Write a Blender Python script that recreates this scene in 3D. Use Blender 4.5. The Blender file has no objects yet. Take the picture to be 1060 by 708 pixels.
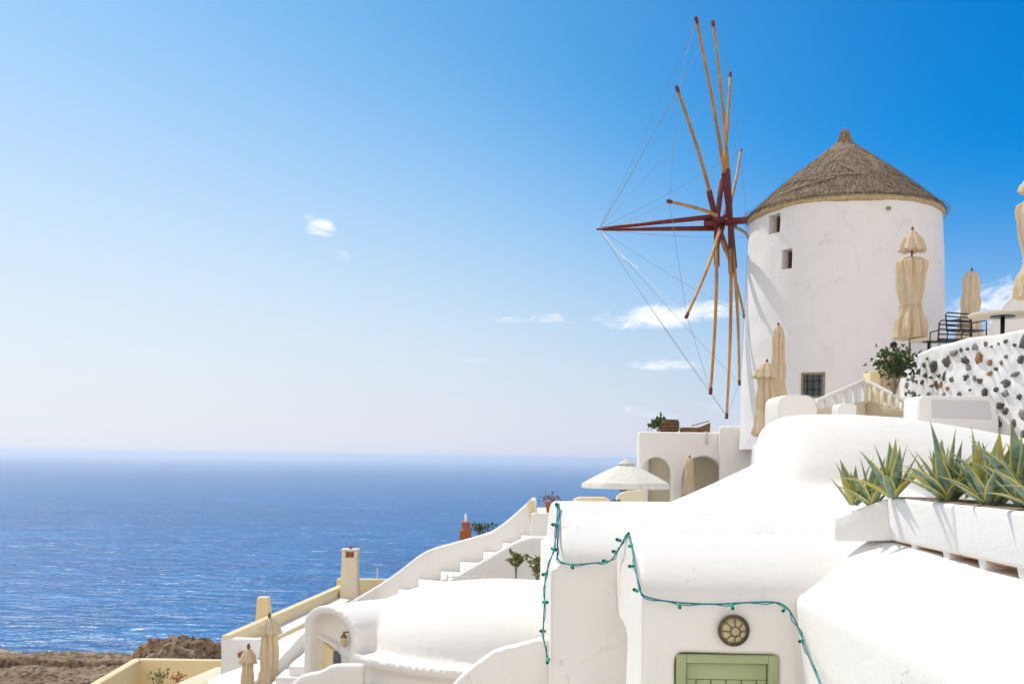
import bpy, bmesh, math, random
from mathutils import Vector, Matrix, noise
random.seed(7)
R = math.radians
sc = bpy.context.scene
C = sc.collection

# ------------------------------------------------------------------ camera
F_PX, CX, HY, ROLL = 1060.0, 530.0, 474.0, R(0.8)
cam = bpy.data.objects.new('camera', bpy.data.cameras.new('camera'))
C.objects.link(cam)
cam.data.sensor_width = 36.0
cam.data.lens = 36.0
cam.data.shift_y = (HY - 354.0) / 1060.0
cam.data.clip_start = 0.05
cam.data.clip_end = 120000
cam.matrix_world = Matrix.Rotation(R(90), 4, 'X') @ Matrix.Rotation(ROLL, 4, 'Z')
sc.camera = cam

def ray(px, py):
    x, y = px - CX, HY - py
    c, s = math.cos(ROLL), math.sin(ROLL)
    return Vector(((x*c - y*s)/F_PX, 1.0, (x*s + y*c)/F_PX))
def P(px, py, Y):
    """world point seen at a photo position, at depth Y metres in front of the camera"""
    return ray(px, py) * Y
def PX(px, Y, py=560):
    return P(px, py, Y).x

# ------------------------------------------------------------------ light
SUN_AZ, SUN_EL = R(-42), R(54)
sun = bpy.data.objects.new('sun', bpy.data.lights.new('sun', 'SUN'))
C.objects.link(sun)
sun.data.energy = 2.95
sun.data.angle = R(0.55)
sun.data.color = (1.0, 0.93, 0.825)
sdir = Vector((math.sin(SUN_AZ)*math.cos(SUN_EL), math.cos(SUN_AZ)*math.cos(SUN_EL), math.sin(SUN_EL)))
sun.rotation_euler = (-sdir).to_track_quat('-Z', 'Y').to_euler()

world = bpy.data.worlds.new('World')
sc.world = world
world.use_nodes = True
WT = world.node_tree
WT.nodes.clear()

class G:
    """tiny node-graph helper"""
    def __init__(self, nt): self.nt = nt
    def n(self, t, **kw):
        nd = self.nt.nodes.new(t)
        for k, v in kw.items(): setattr(nd, k, v)
        return nd
    def put(self, sock, v):
        if hasattr(v, 'is_output'): self.nt.links.new(v, sock)
        elif v is not None: sock.default_value = v
    def math(self, op, a, b=None, c=None, clamp=False):
        nd = self.n('ShaderNodeMath', operation=op, use_clamp=clamp)
        self.put(nd.inputs[0], a)
        if b is not None: self.put(nd.inputs[1], b)
        if c is not None: self.put(nd.inputs[2], c)
        return nd.outputs[0]
    def ss(self, v, a, b, lo=0.0, hi=1.0):
        nd = self.n('ShaderNodeMapRange', interpolation_type='SMOOTHSTEP')
        self.put(nd.inputs[0], v)
        nd.inputs[1].default_value = a; nd.inputs[2].default_value = b
        nd.inputs[3].default_value = lo; nd.inputs[4].default_value = hi
        return nd.outputs[0]
    def mix(self, f, a, b, blend='MIX'):
        nd = self.n('ShaderNodeMix', data_type='RGBA', blend_type=blend)
        self.put(nd.inputs[0], f)
        self.put(nd.inputs[6], a if hasattr(a, 'is_output') else (*a, 1))
        self.put(nd.inputs[7], b if hasattr(b, 'is_output') else (*b, 1))
        return nd.outputs[2]
    def noise(self, vec, scale, detail=3, rough=0.5, dist=0.0):
        nd = self.n('ShaderNodeTexNoise')
        if vec is not None: self.put(nd.inputs['Vector'], vec)
        nd.inputs['Scale'].default_value = scale
        nd.inputs['Detail'].default_value = detail
        nd.inputs['Roughness'].default_value = rough
        nd.inputs['Distortion'].default_value = dist
        return nd.outputs['Fac']
    def mapv(self, vec, scale=(1, 1, 1), loc=(0, 0, 0), rot=(0, 0, 0)):
        nd = self.n('ShaderNodeMapping')
        self.put(nd.inputs['Vector'], vec)
        nd.inputs['Scale'].default_value = scale
        nd.inputs['Location'].default_value = loc
        nd.inputs['Rotation'].default_value = rot
        return nd.outputs[0]
    def ramp(self, f, stops):
        nd = self.n('ShaderNodeValToRGB')
        el = nd.color_ramp.elements
        while len(el) < len(stops): el.new(0.5)
        for e, (p, c) in zip(el, stops):
            e.position = p; e.color = (*c, 1)
        self.put(nd.inputs[0], f)
        return nd.outputs[0]

g = G(WT)
sky = g.n('ShaderNodeTexSky', sky_type='NISHITA', sun_disc=False)
sky.sun_elevation = SUN_EL
sky.sun_rotation = SUN_AZ
sky.altitude = 90
sky.air_density = 1.0; sky.dust_density = 1.2; sky.ozone_density = 2.5
SKY_STRENGTH = 0.1
tc = g.n('ShaderNodeTexCoord')
sep = g.n('ShaderNodeSeparateXYZ'); WT.links.new(tc.outputs['Generated'], sep.inputs[0])
dx, dy, dz = sep.outputs
elev = g.math('ARCSINE', dz)
azim = g.math('ARCTAN2', dx, dy)                     # 0 ahead, negative to the left
# deep, saturated blue of dry summer air
hsv = g.n('ShaderNodeHueSaturation')
WT.links.new(sky.outputs[0], hsv.inputs['Color'])
hsv.inputs['Saturation'].default_value = 1.25
hsv.inputs['Value'].default_value = 1.0
deep = g.ss(azim, -0.12, 0.48)
tint = g.mix(deep, (0.56, 1.08, 1.13), (0.0, 0.76, 1.16))
blue = g.mix(1.0, hsv.outputs[0], tint, 'MULTIPLY')
# milky layer: thick at the horizon, reaching higher on the sun's side
lift = g.math('MULTIPLY_ADD', g.ss(azim, -0.75, 0.50), -0.36, 0.62)      # height of the milky layer, radians
t = g.math('DIVIDE', elev, lift)
milk = g.math('POWER', g.ss(t, 1.15, -0.12), 1.35)
side = g.ss(azim, -0.55, 0.5)
milkcol = g.mix(side, (7.1, 7.2, 7.7), (5.7, 5.9, 7.1))
skyc = g.mix(milk, blue, milkcol)
# added bright cloud behind the viewer, unseen, as neutral fill for shaded walls
skyc = g.mix(1.0, skyc, (1.07, 1.05, 1.06), 'MULTIPLY')
fill_bank = g.math('MULTIPLY', g.ss(dy, 0.10, -0.45), g.ss(elev, 1.5, 0.5))
bn = g.noise(tc.outputs['Generated'], 3.0, 4)
fill_bank = g.math('MULTIPLY', fill_bank, g.ss(bn, 0.2, 0.55))
skyc = g.mix(fill_bank, skyc, (10.6, 9.7, 9.0))
# small fair-weather clouds ahead
u = g.math('DIVIDE', dx, g.math('MAXIMUM', dy, 0.05))
v = g.math('DIVIDE', dz, g.math('MAXIMUM', dy, 0.05))
uv = g.n('ShaderNodeCombineXYZ'); WT.links.new(u, uv.inputs[0]); WT.links.new(v, uv.inputs[1])
cmask = None
for (px, py, a, b, amp, tilt) in [(330, 234, 19, 15, 1.0, -.35), (355, 264, 12, 8, .6, -.4), (318, 214, 9, 7, .5, 0), (700, 326, 78, 15, 1.2, .13),
                            (570, 329, 24, 6, .8, 0), (610, 328, 30, 8, .55, .1), (530, 331, 30, 4, .5, 0), (695, 378, 56, 6, .75, 0),
                            (690, 424, 70, 11, .35, 0), (1035, 312, 75, 24, 1.1, .35), (470, 375, 60, 7, .35, 0), (200, 381, 30, 5, .3, 0)]:
    r_ = ray(px, py)
    du = g.math('SUBTRACT', u, r_.x); dv = g.math('SUBTRACT', v, r_.z)
    dv = g.math('SUBTRACT', dv, g.math('MULTIPLY', du, tilt))
    q = g.math('ADD', g.math('POWER', g.math('ABSOLUTE', g.math('DIVIDE', du, a/F_PX)), 2.0),
               g.math('POWER', g.math('ABSOLUTE', g.math('DIVIDE', dv, b/F_PX)), 2.0))
    m = g.math('MULTIPLY', g.ss(q, 1.5, 0.0), amp)
    cmask = m if cmask is None else g.math('MAXIMUM', cmask, m)
cn = g.noise(g.mapv(uv.outputs[0], (1.0, 2.2, 1)), 24.0, 8, 0.64, 0.8)
cl = g.math('MULTIPLY', g.ss(g.math('ADD', g.math('MULTIPLY', cmask, 0.50), g.math('MULTIPLY', cn, 1.7)), 1.00, 1.70), g.ss(dy, 0.1, 0.3))
cl = g.math('MULTIPLY', cl, g.ss(cmask, 0.02, 0.3))
skyc = g.mix(g.math('MULTIPLY', cl, 0.8), skyc, (11.0, 10.7, 10.9))
bg = g.n('ShaderNodeBackground')
WT.links.new(skyc, bg.inputs[0]); bg.inputs[1].default_value = SKY_STRENGTH
wo = g.n('ShaderNodeOutputWorld'); WT.links.new(bg.outputs[0], wo.inputs[0])

sc.view_settings.view_transform = 'Standard'
sc.view_settings.look = 'None'
sc.view_settings.gamma = 1.0
sc.view_settings.exposure = 0.19
sc.cycles.max_bounces = 8
sc.cycles.diffuse_bounces = 4
sc.cycles.volume_bounces = 1

# ------------------------------------------------------------------ materials
def new_mat(name):
    m = bpy.data.materials.new(name); m.use_nodes = True
    nt = m.node_tree
    b = nt.nodes['Principled BSDF']
    return m, G(nt), b
def rgbmul(c, k): return tuple(x*k for x in c)

def plaster(name, col, stain=0.10, bump=0.25, scale=1.0):
    m, g, b = new_mat(name)
    o = g.n('ShaderNodeTexCoord').outputs['Object']
    n1 = g.noise(o, 1.3*scale, 5, .6, .4)
    n2 = g.noise(g.mapv(o, (5, 5, 0.7)), 1.0*scale, 4, .6)            # run-off streaks
    n3 = g.noise(o, 38*scale, 4, .65)
    n4 = g.noise(o, 4.5*scale, 4, .55)
    c = g.mix(g.math('MULTIPLY', g.ss(n1, .52, .78), stain), col, rgbmul(col, .66))
    c = g.mix(g.math('MULTIPLY', g.ss(n2, .55, .8), stain*1.1), c, (col[0]*.72, col[1]*.66, col[2]*.58))
    b.inputs['Roughness'].default_value = .9
    b.inputs['Specular IOR Level'].default_value = .15
    bp = g.n('ShaderNodeBump'); bp.inputs['Strength'].default_value = bump; bp.inputs['Distance'].default_value = .03
    n5 = g.noise(g.mapv(o, (2.2, 2.2, 7), rot=(.3, .2, .4)), 1.6*scale, 5, .6, .8)
    h = g.math('ADD', g.math('MULTIPLY', n3, .30), g.math('MULTIPLY', n4, 1.0))
    h = g.math('ADD', h, g.math('MULTIPLY', n5, .6))
    vo = g.n('ShaderNodeTexVoronoi', feature='DISTANCE_TO_EDGE'); vo.inputs['Scale'].default_value = .55*scale
    wv = g.n('ShaderNodeVectorMath', operation='ADD'); g.nt.links.new(o, wv.inputs[0])
    nd = g.n('ShaderNodeTexNoise'); nd.inputs['Scale'].default_value = 2.5; nd.inputs['Detail'].default_value = 5; g.nt.links.new(o, nd.inputs['Vector']); g.nt.links.new(nd.outputs['Color'], wv.inputs[1]); g.nt.links.new(wv.outputs[0], vo.inputs['Vector'])
    crack = g.math('MULTIPLY', g.ss(vo.outputs['Distance'], .006, .001), g.ss(n1, .50, .62))
    c = g.mix(g.math('MULTIPLY', crack, .45), c, rgbmul(col, .45))
    g.nt.links.new(c, b.inputs['Base Color'])
    g.nt.links.new(h, bp.inputs['Height']); g.nt.links.new(bp.outputs[0], b.inputs['Normal'])
    return m

def cloth(name, col, var=.12):
    m, g, b = new_mat(name)
    o = g.n('ShaderNodeTexCoord').outputs['Object']
    n = g.noise(g.mapv(o, (3, 3, .8)), 3, 4)
    c = g.mix(g.ss(n, .3, .75), rgbmul(col, 1 - var), col)
    g.nt.links.new(c, b.inputs['Base Color'])
    b.inputs['Roughness'].default_value = .95
    b.inputs['Specular IOR Level'].default_value = .1
    tr = g.n('ShaderNodeBsdfTranslucent'); g.put(tr.inputs[0], c)
    ms = g.n('ShaderNodeMixShader'); ms.inputs[0].default_value = .28
    g.nt.links.new(b.outputs[0], ms.inputs[1]); g.nt.links.new(tr.outputs[0], ms.inputs[2])
    g.nt.links.new(ms.outputs[0], g.nt.nodes['Material Output'].inputs[0])
    bp = g.n('ShaderNodeBump'); bp.inputs['Strength'].default_value = .3; bp.inputs['Distance'].default_value = .01
    g.nt.links.new(g.noise(o, 60, 2), bp.inputs['Height']); g.nt.links.new(bp.outputs[0], b.inputs['Normal'])
    return m

def simple(name, col, rough=.6, var=.25, scale=6, metal=0.0, stretch=(1, 1, 1), spec=.35):
    m, g, b = new_mat(name)
    o = g.n('ShaderNodeTexCoord').outputs['Object']
    n = g.noise(g.mapv(o, stretch), scale, 5, .6)
    c = g.mix(g.ss(n, .3, .72), rgbmul(col, 1 - var), rgbmul(col, 1 + var*.4))
    g.nt.links.new(c, b.inputs['Base Color'])
    b.inputs['Roughness'].default_value = rough
    b.inputs['Metallic'].default_value = metal
    b.inputs['Specular IOR Level'].default_value = spec
    bp = g.n('ShaderNodeBump'); bp.inputs['Strength'].default_value = .25; bp.inputs['Distance'].default_value = .01
    g.nt.links.new(n, bp.inputs['Height']); g.nt.links.new(bp.outputs[0], b.inputs['Normal'])
    return m

M = {}
M['white'] = plaster('whitewash', (.83, .80, .755), .20, .30)
M['white_old'] = plaster('whitewash_weathered', (.80, .785, .77), .22, .35)
M['tower'] = plaster('whitewash_tower', (.79, .765, .755), .22, .35)
M['cream'] = plaster('cream_plaster', (.80, .66, .41), .2)
M['beige'] = plaster('beige_plaster', (.62, .50, .35), .15)
M['pale_cream'] = plaster('pale_cream_plaster', (.76, .68, .52), .15)
M['canvas'] = cloth('cream_canvas', (.84, .70, .50))
M['canvas_pale'] = cloth('pale_canvas', (.93, .90, .83))
M['red_wood'] = simple('oxblood_painted_wood', (.17, .022, .016), .5, .4, 5)
M['yellow_wood'] = simple('ochre_wood', (.50, .25, .045), .55, .35, 4, stretch=(1, 1, .3))
M['grey_wood'] = simple('grey_wood', (.32, .25, .17), .8, .35, 6)
M['brown_wood'] = simple('brown_wood', (.22, .10, .04), .6, .4, 6)
M['wire'] = simple('steel_wire', (.30, .30, .32), .5, .1)
M['rope'] = simple('white_rope', (.8, .8, .8), .8, .1)
M['dark'] = simple('dark_opening', (.02, .018, .016), .4, .2)
M['black_metal'] = simple('black_metal', (.012, .012, .014), .4, .2)
M['green_paint'] = simple('sage_green_paint', (.38, .43, .23), .55, .10, 3)
M['green_dark'] = simple('sage_green_groove', (.22, .25, .11), .6, .10, 3)
M['cable'] = simple('teal_cable', (.025, .22, .27), .45, .3, 2)
M['bulb'] = simple('green_socket', (.01, .40, .23), .35, .15, 8)
M['terracotta'] = simple('terracotta', (.42, .12, .05), .8, .3, 8)
M['warm_bounce'] = simple('warm_bounce_tint', (.60, .30, .12), .85, .2, 8)  # warm bounce light put into a surface colour
M['ochre_bounce'] = plaster('ochre_bounce_tint', (.72, .46, .16), .15)  # colour holds the orange glow reflected beneath the planter
M['wicker'] = simple('dark_wicker', (.11, .065, .035), .85, .5, 40, stretch=(1, 1, 4))
M['stone_grey'] = simple('wall_stone_grey', (.27, .25, .235), .9, .5, 9)
M['stone'] = simple('wall_stone', (.15, .13, .115), .9, .6, 9)
M['stone_brown'] = simple('wall_stone_brown', (.34, .20, .11), .9, .4, 9)
M['brass'] = simple('aged_brass', (.30, .20, .08), .45, .4, 20, .8)
M['bronze'] = simple('dark_bronze', (.20, .16, .11), .5, .4, 20, .6)
M['lamp_glass'] = simple('amber_glass', (.62, .50, .28), .25, .25, 14, spec=.6)
M['soil'] = simple('soil', (.34, .24, .16), .95, .4, 20)
M['window_glass'] = simple('window_glass', (.10, .13, .14), .12, .3, 3, spec=.6)
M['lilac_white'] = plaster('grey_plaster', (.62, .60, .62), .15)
M['flower'] = simple('flower', (.55, .16, .20), .7, .3, 30)

def leafmat(name, c1, c2, trans=.3):
    m, g, b = new_mat(name)
    o = g.n('ShaderNodeTexCoord').outputs['Object']
    c = g.mix(g.ss(g.noise(o, 9, 3), .35, .65), c1, c2)
    g.nt.links.new(c, b.inputs['Base Color']); b.inputs['Roughness'].default_value = .5
    tr = g.n('ShaderNodeBsdfTranslucent'); g.put(tr.inputs[0], c)
    ms = g.n('ShaderNodeMixShader'); ms.inputs[0].default_value = trans
    g.nt.links.new(b.outputs[0], ms.inputs[1]); g.nt.links.new(tr.outputs[0], ms.inputs[2])
    g.nt.links.new(ms.outputs[0], g.nt.nodes['Material Output'].inputs[0])
    return m
M['leaf'] = leafmat('shrub_leaf', (.03, .06, .012), (.08, .12, .03))
M['leaf_pale'] = leafmat('yellow_green_leaf', (.10, .12, .03), (.22, .22, .06))

def agave_mat():
    m, g, b = new_mat('variegated_agave')
    at = g.n('ShaderNodeVertexColor'); at.layer_name = 'leaf'
    sp = g.n('ShaderNodeSeparateColor'); g.nt.links.new(at.outputs[0], sp.inputs[0])
    across, along, rnd = sp.outputs                                   # 0 mid .. 1 margin
    o = g.n('ShaderNodeTexCoord').outputs['Object']
    n = g.noise(g.mapv(o, (30, 30, 5)), 1, 3)
    green = g.mix(rnd, (.13, .25, .20), (.30, .39, .12))
    green = g.mix(g.ss(g.noise(o, 14, 2), .4, .7), green, (.34, .43, .28))
    bands = g.math('MULTIPLY', g.ss(g.math('SINE', g.math('MULTIPLY', along, 46)), .3, .9), .35)
    green = g.mix(bands, green, (.30, .34, .22))
    edge = g.ss(g.math('ADD', across, g.math('MULTIPLY', n, .15)), .56, .80)
    c = g.mix(edge, green, (.70, .62, .16))
    yl = g.ss(rnd, .76, .80)
    c = g.mix(g.math('MULTIPLY', yl, .8), c, (.60, .50, .09))
    c = g.mix(g.ss(along, .95, 1.0), c, (.10, .04, .02))
    g.nt.links.new(c, b.inputs['Base Color']); b.inputs['Roughness'].default_value = .42
    tr = g.n('ShaderNodeBsdfTranslucent'); g.put(tr.inputs[0], c)
    ms = g.n('ShaderNodeMixShader'); ms.inputs[0].default_value = .15
    g.nt.links.new(b.outputs[0], ms.inputs[1]); g.nt.links.new(tr.outputs[0], ms.inputs[2])
    g.nt.links.new(ms.outputs[0], g.nt.nodes['Material Output'].inputs[0])
    return m
M['agave'] = agave_mat()

def thatch_mat():
    m, g, b = new_mat('weathered_thatch')
    at = g.n('ShaderNodeVertexColor'); at.layer_name = 'straw'
    o = g.n('ShaderNodeTexCoord').outputs['Object']
    n = g.noise(o, 1.6, 5, .6)
    n2 = g.noise(g.mapv(o, (9, 9, 3)), 1.5, 5, .7)
    c = g.mix(g.ss(n2, .3, .7), (.15, .115, .085), (.43, .335, .235))
    c = g.mix(g.math('MULTIPLY', g.ss(n, .45, .7), .55), c, (.30, .25, .20))
    c = g.mix(g.math('MULTIPLY', at.outputs[0], .75), c, (.55, .41, .26))
    g.nt.links.new(c, b.inputs['Base Color']); b.inputs['Roughness'].default_value = .95
    b.inputs['Specular IOR Level'].default_value = .1
    bp = g.n('ShaderNodeBump'); bp.inputs['Strength'].default_value = .8; bp.inputs['Distance'].default_value = .05
    g.nt.links.new(n2, bp.inputs['Height']); g.nt.links.new(bp.outputs[0], b.inputs['Normal'])
    return m
M['thatch'] = thatch_mat()
M['straw'] = simple('straw_rim', (.58, .44, .24), .95, .35, 12, stretch=(1, 1, 3))

# ------------------------------------------------------------------ mesh helpers
class MB:
    def __init__(self): self.bm = bmesh.new(); self.mi = 0
    def _f(self, vs):
        try:
            f = self.bm.faces.new(vs); f.material_index = self.mi; return f
        except ValueError: return None
    def prism(self, pts, vec):
        vec = Vector(vec); pts = [Vector(p) for p in pts]
        a = [self.bm.verts.new(p) for p in pts]; b = [self.bm.verts.new(p + vec) for p in pts]
        self._f(a[::-1]); self._f(b)
        n = len(a)
        for i in range(n): self._f([a[i], a[(i+1) % n], b[(i+1) % n], b[i]])
        return self
    def box(self, x0, x1, y0, y1, z0, z1):
        return self.prism([(x0, y0, z0), (x1, y0, z0), (x1, y1, z0), (x0, y1, z0)], (0, 0, z1 - z0))
    def hexa(self, lo, hi):
        a = [self.bm.verts.new(Vector(p)) for p in lo]; b = [self.bm.verts.new(Vector(p)) for p in hi]
        self._f(a[::-1]); self._f(b); n = len(a)
        for i in range(n): self._f([a[i], a[(i+1) % n], b[(i+1) % n], b[i]])
        return self
    def obox(self, c, ax, ay, az):
        c, ax, ay, az = map(Vector, (c, ax, ay, az))
        return self.prism([c-ax-ay-az, c+ax-ay-az, c+ax+ay-az, c-ax+ay-az], az*2)
    def tube(self, pts, r, seg=6, cap=True):
        pts = [Vector(p) for p in pts]
        rr = r if isinstance(r, (list, tuple)) else [r]*len(pts)
        rings = []
        up = None
        for i, p in enumerate(pts):
            d = (pts[min(i+1, len(pts)-1)] - pts[max(i-1, 0)]).normalized()
            if up is None:
                up = Vector((0, 0, 1)) if abs(d.z) < .9 else Vector((1, 0, 0))
            s = d.cross(up).normalized(); t2 = s.cross(d).normalized(); up = t2
            rings.append([self.bm.verts.new(p + (s*math.cos(2*math.pi*k/seg) + t2*math.sin(2*math.pi*k/seg))*rr[i]) for k in range(seg)])
        for a, b in zip(rings, rings[1:]):
            for k in range(seg): self._f([a[k], a[(k+1) % seg], b[(k+1) % seg], b[k]])
        if cap:
            self._f(rings[0][::-1]); self._f(rings[-1])
        return self
    def lathe(self, prof, c=(0, 0, 0), seg=32, fold=None):
        c = Vector(c); rings = []
        for (r, z) in prof:
            ring = []
            for k in range(seg):
                a = 2*math.pi*k/seg
                rr = r*(fold(a, z) if fold else 1)
                ring.append(self.bm.verts.new(c + Vector((rr*math.cos(a), rr*math.sin(a), z))))
            rings.append(ring)
        for a, b in zip(rings, rings[1:]):
            for k in range(seg): self._f([a[k], a[(k+1) % seg], b[(k+1) % seg], b[k]])
        self._f(rings[0][::-1]); self._f(rings[-1])
        return self
    def lump(self, c, rad, sub=2, amp=.15, rot=None, seed=0):
        m = Matrix.Translation(Vector(c)) @ (rot.to_4x4() if rot else Matrix.Identity(4)) @ Matrix.Diagonal((*rad, 1))
        r = bmesh.ops.create_icosphere(self.bm, subdivisions=sub, radius=1)
        for v in r['verts']:
            k = 1 + amp*noise.noise(v.co*1.6 + Vector((seed*3.1, seed, 0)))
            v.co = m @ (v.co*k)
        for f in {f for v in r['verts'] for f in v.link_faces}: f.material_index = self.mi
        return self
    def mesh(self, name, smooth=False, recalc=True):
        if recalc: bmesh.ops.recalc_face_normals(self.bm, faces=self.bm.faces[:])
        me = bpy.data.meshes.new(name); self.bm.to_mesh(me); self.bm.free()
        if smooth: me.polygons.foreach_set('use_smooth', [True]*len(me.polygons))
        return me

LOCAL = set()          # things whose parts are modelled round the thing's own origin
def link(name, me, mats, parent=None):
    for m in (mats if isinstance(mats, (list, tuple)) else [mats]): me.materials.append(M[m] if isinstance(m, str) else m)
    o = bpy.data.objects.new(name, me); C.objects.link(o)
    if parent:
        o.parent = parent
        q = parent
        while q.parent: q = q.parent
        if q.name not in LOCAL: o.matrix_parent_inverse = parent_inv(parent)
    return o
def parent_inv(p):
    m = Matrix.Identity(4); q = p; chain = []
    while q: chain.append(q); q = q.parent
    for q in reversed(chain): m = m @ (q.matrix_parent_inverse if q.parent else Matrix.Identity(4)) @ q.matrix_basis
    return m.inverted()
def obj(name, mb, mats, parent=None, smooth=False, bevel=0, bseg=2):
    o = link(name, mb.mesh(name, smooth), mats, parent)
    if bevel:
        md = o.modifiers.new('bevel', 'BEVEL'); md.width = bevel; md.segments = bseg; md.limit_method = 'ANGLE'; md.angle_limit = R(35)
        bake(o, True)
    return o
def bake(o, smooth=False):
    dg = bpy.context.evaluated_depsgraph_get(); dg.update()
    me = bpy.data.meshes.new_from_object(o.evaluated_get(dg))
    o.modifiers.clear(); old = o.data; o.data = me; me.name = old.name
    if smooth:
        me.polygons.foreach_set('use_smooth', [True]*len(me.polygons))
        try: me.set_sharp_from_angle(angle=R(50))
        except Exception: pass
def thing(name, label, cat, loc=(0, 0, 0), group=None, rz=0):
    o = bpy.data.objects.new(name, None); C.objects.link(o)
    o.location = loc; o.rotation_euler = (0, 0, rz); o.empty_display_size = .2
    return tag(o, label, cat, group)
def tag(o, label, cat, group=None):
    o['label'] = label; o['category'] = cat
    if group: o['group'] = group
    return o
def struct(o): o['kind'] = 'structure'; return o
def stuff(o): o['kind'] = 'stuff'; return o

def soft(mb, voxel=.05, it=4, wob=.012, wscale=.8, name='wall'):
    """fuse overlapping solids into one hand-plastered mass with rounded arrises"""
    me = mb.mesh(name)
    o = bpy.data.objects.new('tmp', me); C.objects.link(o)
    md = o.modifiers.new('r', 'REMESH'); md.mode = 'VOXEL'; md.voxel_size = voxel; md.use_smooth_shade = True
    ms = o.modifiers.new('s', 'SMOOTH'); ms.iterations = it; ms.factor = .5
    bake(o)
    me = o.data
    bpy.data.objects.remove(o)
    if wob:
        ps = [v.co.copy() for v in me.vertices]; ns = [x.vector.copy() for x in me.vertex_normals]
        flat = []
        for p, nn in zip(ps, ns): flat.extend(p + nn*wob*(noise.noise(p*wscale) + .5*noise.noise(p*wscale*2.7)))
        me.vertices.foreach_set('co', flat)
    me.polygons.foreach_set('use_smooth', [True]*len(me.polygons))
    me.update()
    return me
def split(me, pred, names, mats, parent):
    """one plastered mass -> two part meshes (roof / wall) along its own surface"""
    out = []
    for want, nm, mt in ((True, names[0], mats[0]), (False, names[1], mats[1])):
        bm = bmesh.new(); bm.from_mesh(me)
        bmesh.ops.delete(bm, geom=[f for f in bm.faces if pred(f) != want], context='FACES')
        m2 = bpy.data.meshes.new(nm); bm.to_mesh(m2); bm.free()
        m2.polygons.foreach_set('use_smooth', [True]*len(m2.polygons))
        out.append(link(nm, m2, mt, parent))
    return out
roofy = lambda f: f.normal.z > .42

def arc(y0, z0, y1, z1, zp, n=14, yp=None):
    """vault profile from (y0,z0) up to the crown zp and down to (y1,z1)"""
    yp = (y0+y1)/2 if yp is None else yp
    pts = []
    for i in range(n+1):
        a = math.pi/2*i/n
        pts.append((yp - (yp-y0)*math.cos(a), z0 + (zp-z0)*math.sin(a)))
    for i in range(1, n+1):
        a = math.pi/2*(1 - i/n)
        pts.append((yp + (y1-yp)*math.cos(a), z1 + (zp-z1)*math.sin(a)))
    return pts

# ================================================================== SETTING
SEA_Z = -90.0
mb = MB(); mb.prism([(-60000, 60, SEA_Z-1), (60000, 60, SEA_Z-1), (60000, 42000, SEA_Z-1), (-60000, 42000, SEA_Z-1)], (0, 0, 1))
sea = struct(obj('sea', mb, [], None))
def sea_mat():
    m, g, b = new_mat('aegean_sea')
    o = g.n('ShaderNodeTexCoord').outputs['Object']
    w1 = g.noise(g.mapv(o, (.05, .10, 1), rot=(0, 0, .25)), 1.0, 6, .62, .6)
    w2 = g.noise(g.mapv(o, (.011, .020, 1), rot=(0, 0, -.2)), 1.0, 5, .6, .4)
    w3 = g.noise(g.mapv(o, (.0012, .0028, 1)), 1.0, 4, .6)
    big = g.noise(g.mapv(o, (.0003, .0011, 1)), 1.0, 3, .55)
    h = g.math('ADD', g.math('MULTIPLY', w1, 3.2), g.math('MULTIPLY', w2, 7.0))
    bp = g.n('ShaderNodeBump'); bp.inputs['Strength'].default_value = 1.0; bp.inputs['Distance'].default_value = 1.0
    g.nt.links.new(h, bp.inputs['Height'])
    c = g.mix(g.ss(w2, .3, .7), (.0, .082, .26), (.002, .165, .43))
    c = g.mix(g.math('MULTIPLY', g.ss(w1, .52, .66), .55), c, (.015, .215, .52))
    c = g.mix(g.math('MULTIPLY', g.ss(w1, .46, .34), .6), c, (.001, .045, .16))
    c = g.mix(g.math('MULTIPLY', g.ss(w3, .35, .7), .5), c, (.010, .085, .25))
    c = g.mix(g.math('MULTIPLY', g.ss(big, .4, .7), .35), c, (.018, .13, .32))
    # white horses
    f1 = g.noise(g.mapv(o, (.045, .11, 1), rot=(0, 0, .1)), 1.0, 7, .72, .3)
    f2 = g.noise(g.mapv(o, (.006, .012, 1)), 1.0, 3, .5)
    foam = g.math('MULTIPLY', g.ss(f1, .585, .66), g.ss(f2, .40, .60))
    c = g.mix(foam, c, (.75, .8, .83))
    sparkle = g.noise(g.mapv(o, (.30, .13, 1), rot=(0, 0, .15)), 1.0, 4, .7, .2)
    c = g.mix(g.math('MULTIPLY', g.ss(sparkle, .54, .64), .55), c, (.12, .34, .62))  # painted glints: lighter specks put into the water colour
    c = g.mix(g.math('MULTIPLY', g.ss(sparkle, .46, .37), .6), c, (.0, .06, .22))
    g.nt.links.new(c, b.inputs['Base Color'])
    b.inputs['Roughness'].default_value = 1.0
    b.inputs['Specular IOR Level'].default_value = 0.0
    gl = g.n('ShaderNodeBsdfGlossy'); gl.inputs['Roughness'].default_value = .22
    g.nt.links.new(bp.outputs[0], gl.inputs['Normal'])
    ms = g.n('ShaderNodeMixShader'); ms.inputs[0].default_value = .10
    g.nt.links.new(b.outputs[0], ms.inputs[1]); g.nt.links.new(gl.outputs[0], ms.inputs[2])
    g.nt.links.new(ms.outputs[0], g.nt.nodes['Material Output'].inputs[0])
    return m
sea.data.materials.append(sea_mat())

# haze: a low layer of even air over everything
mb = MB(); mb.box(-70000, 70000, -300, 44000, SEA_Z-2.5, 15.5)
hz = stuff(obj('haze', mb, []))
m = bpy.data.materials.new('air'); m.use_nodes = True
nt = m.node_tree; nt.nodes.clear()
pv = nt.nodes.new('ShaderNodeVolumePrincipled'); mo = nt.nodes.new('ShaderNodeOutputMaterial')
pv.inputs['Color'].default_value = (.94, .95, .985, 1); pv.inputs['Density'].default_value = 1.5e-4; pv.inputs['Anisotropy'].default_value = .45
nt.links.new(pv.outputs[0], mo.inputs['Volume'])
hz.data.materials.append(m)

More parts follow.
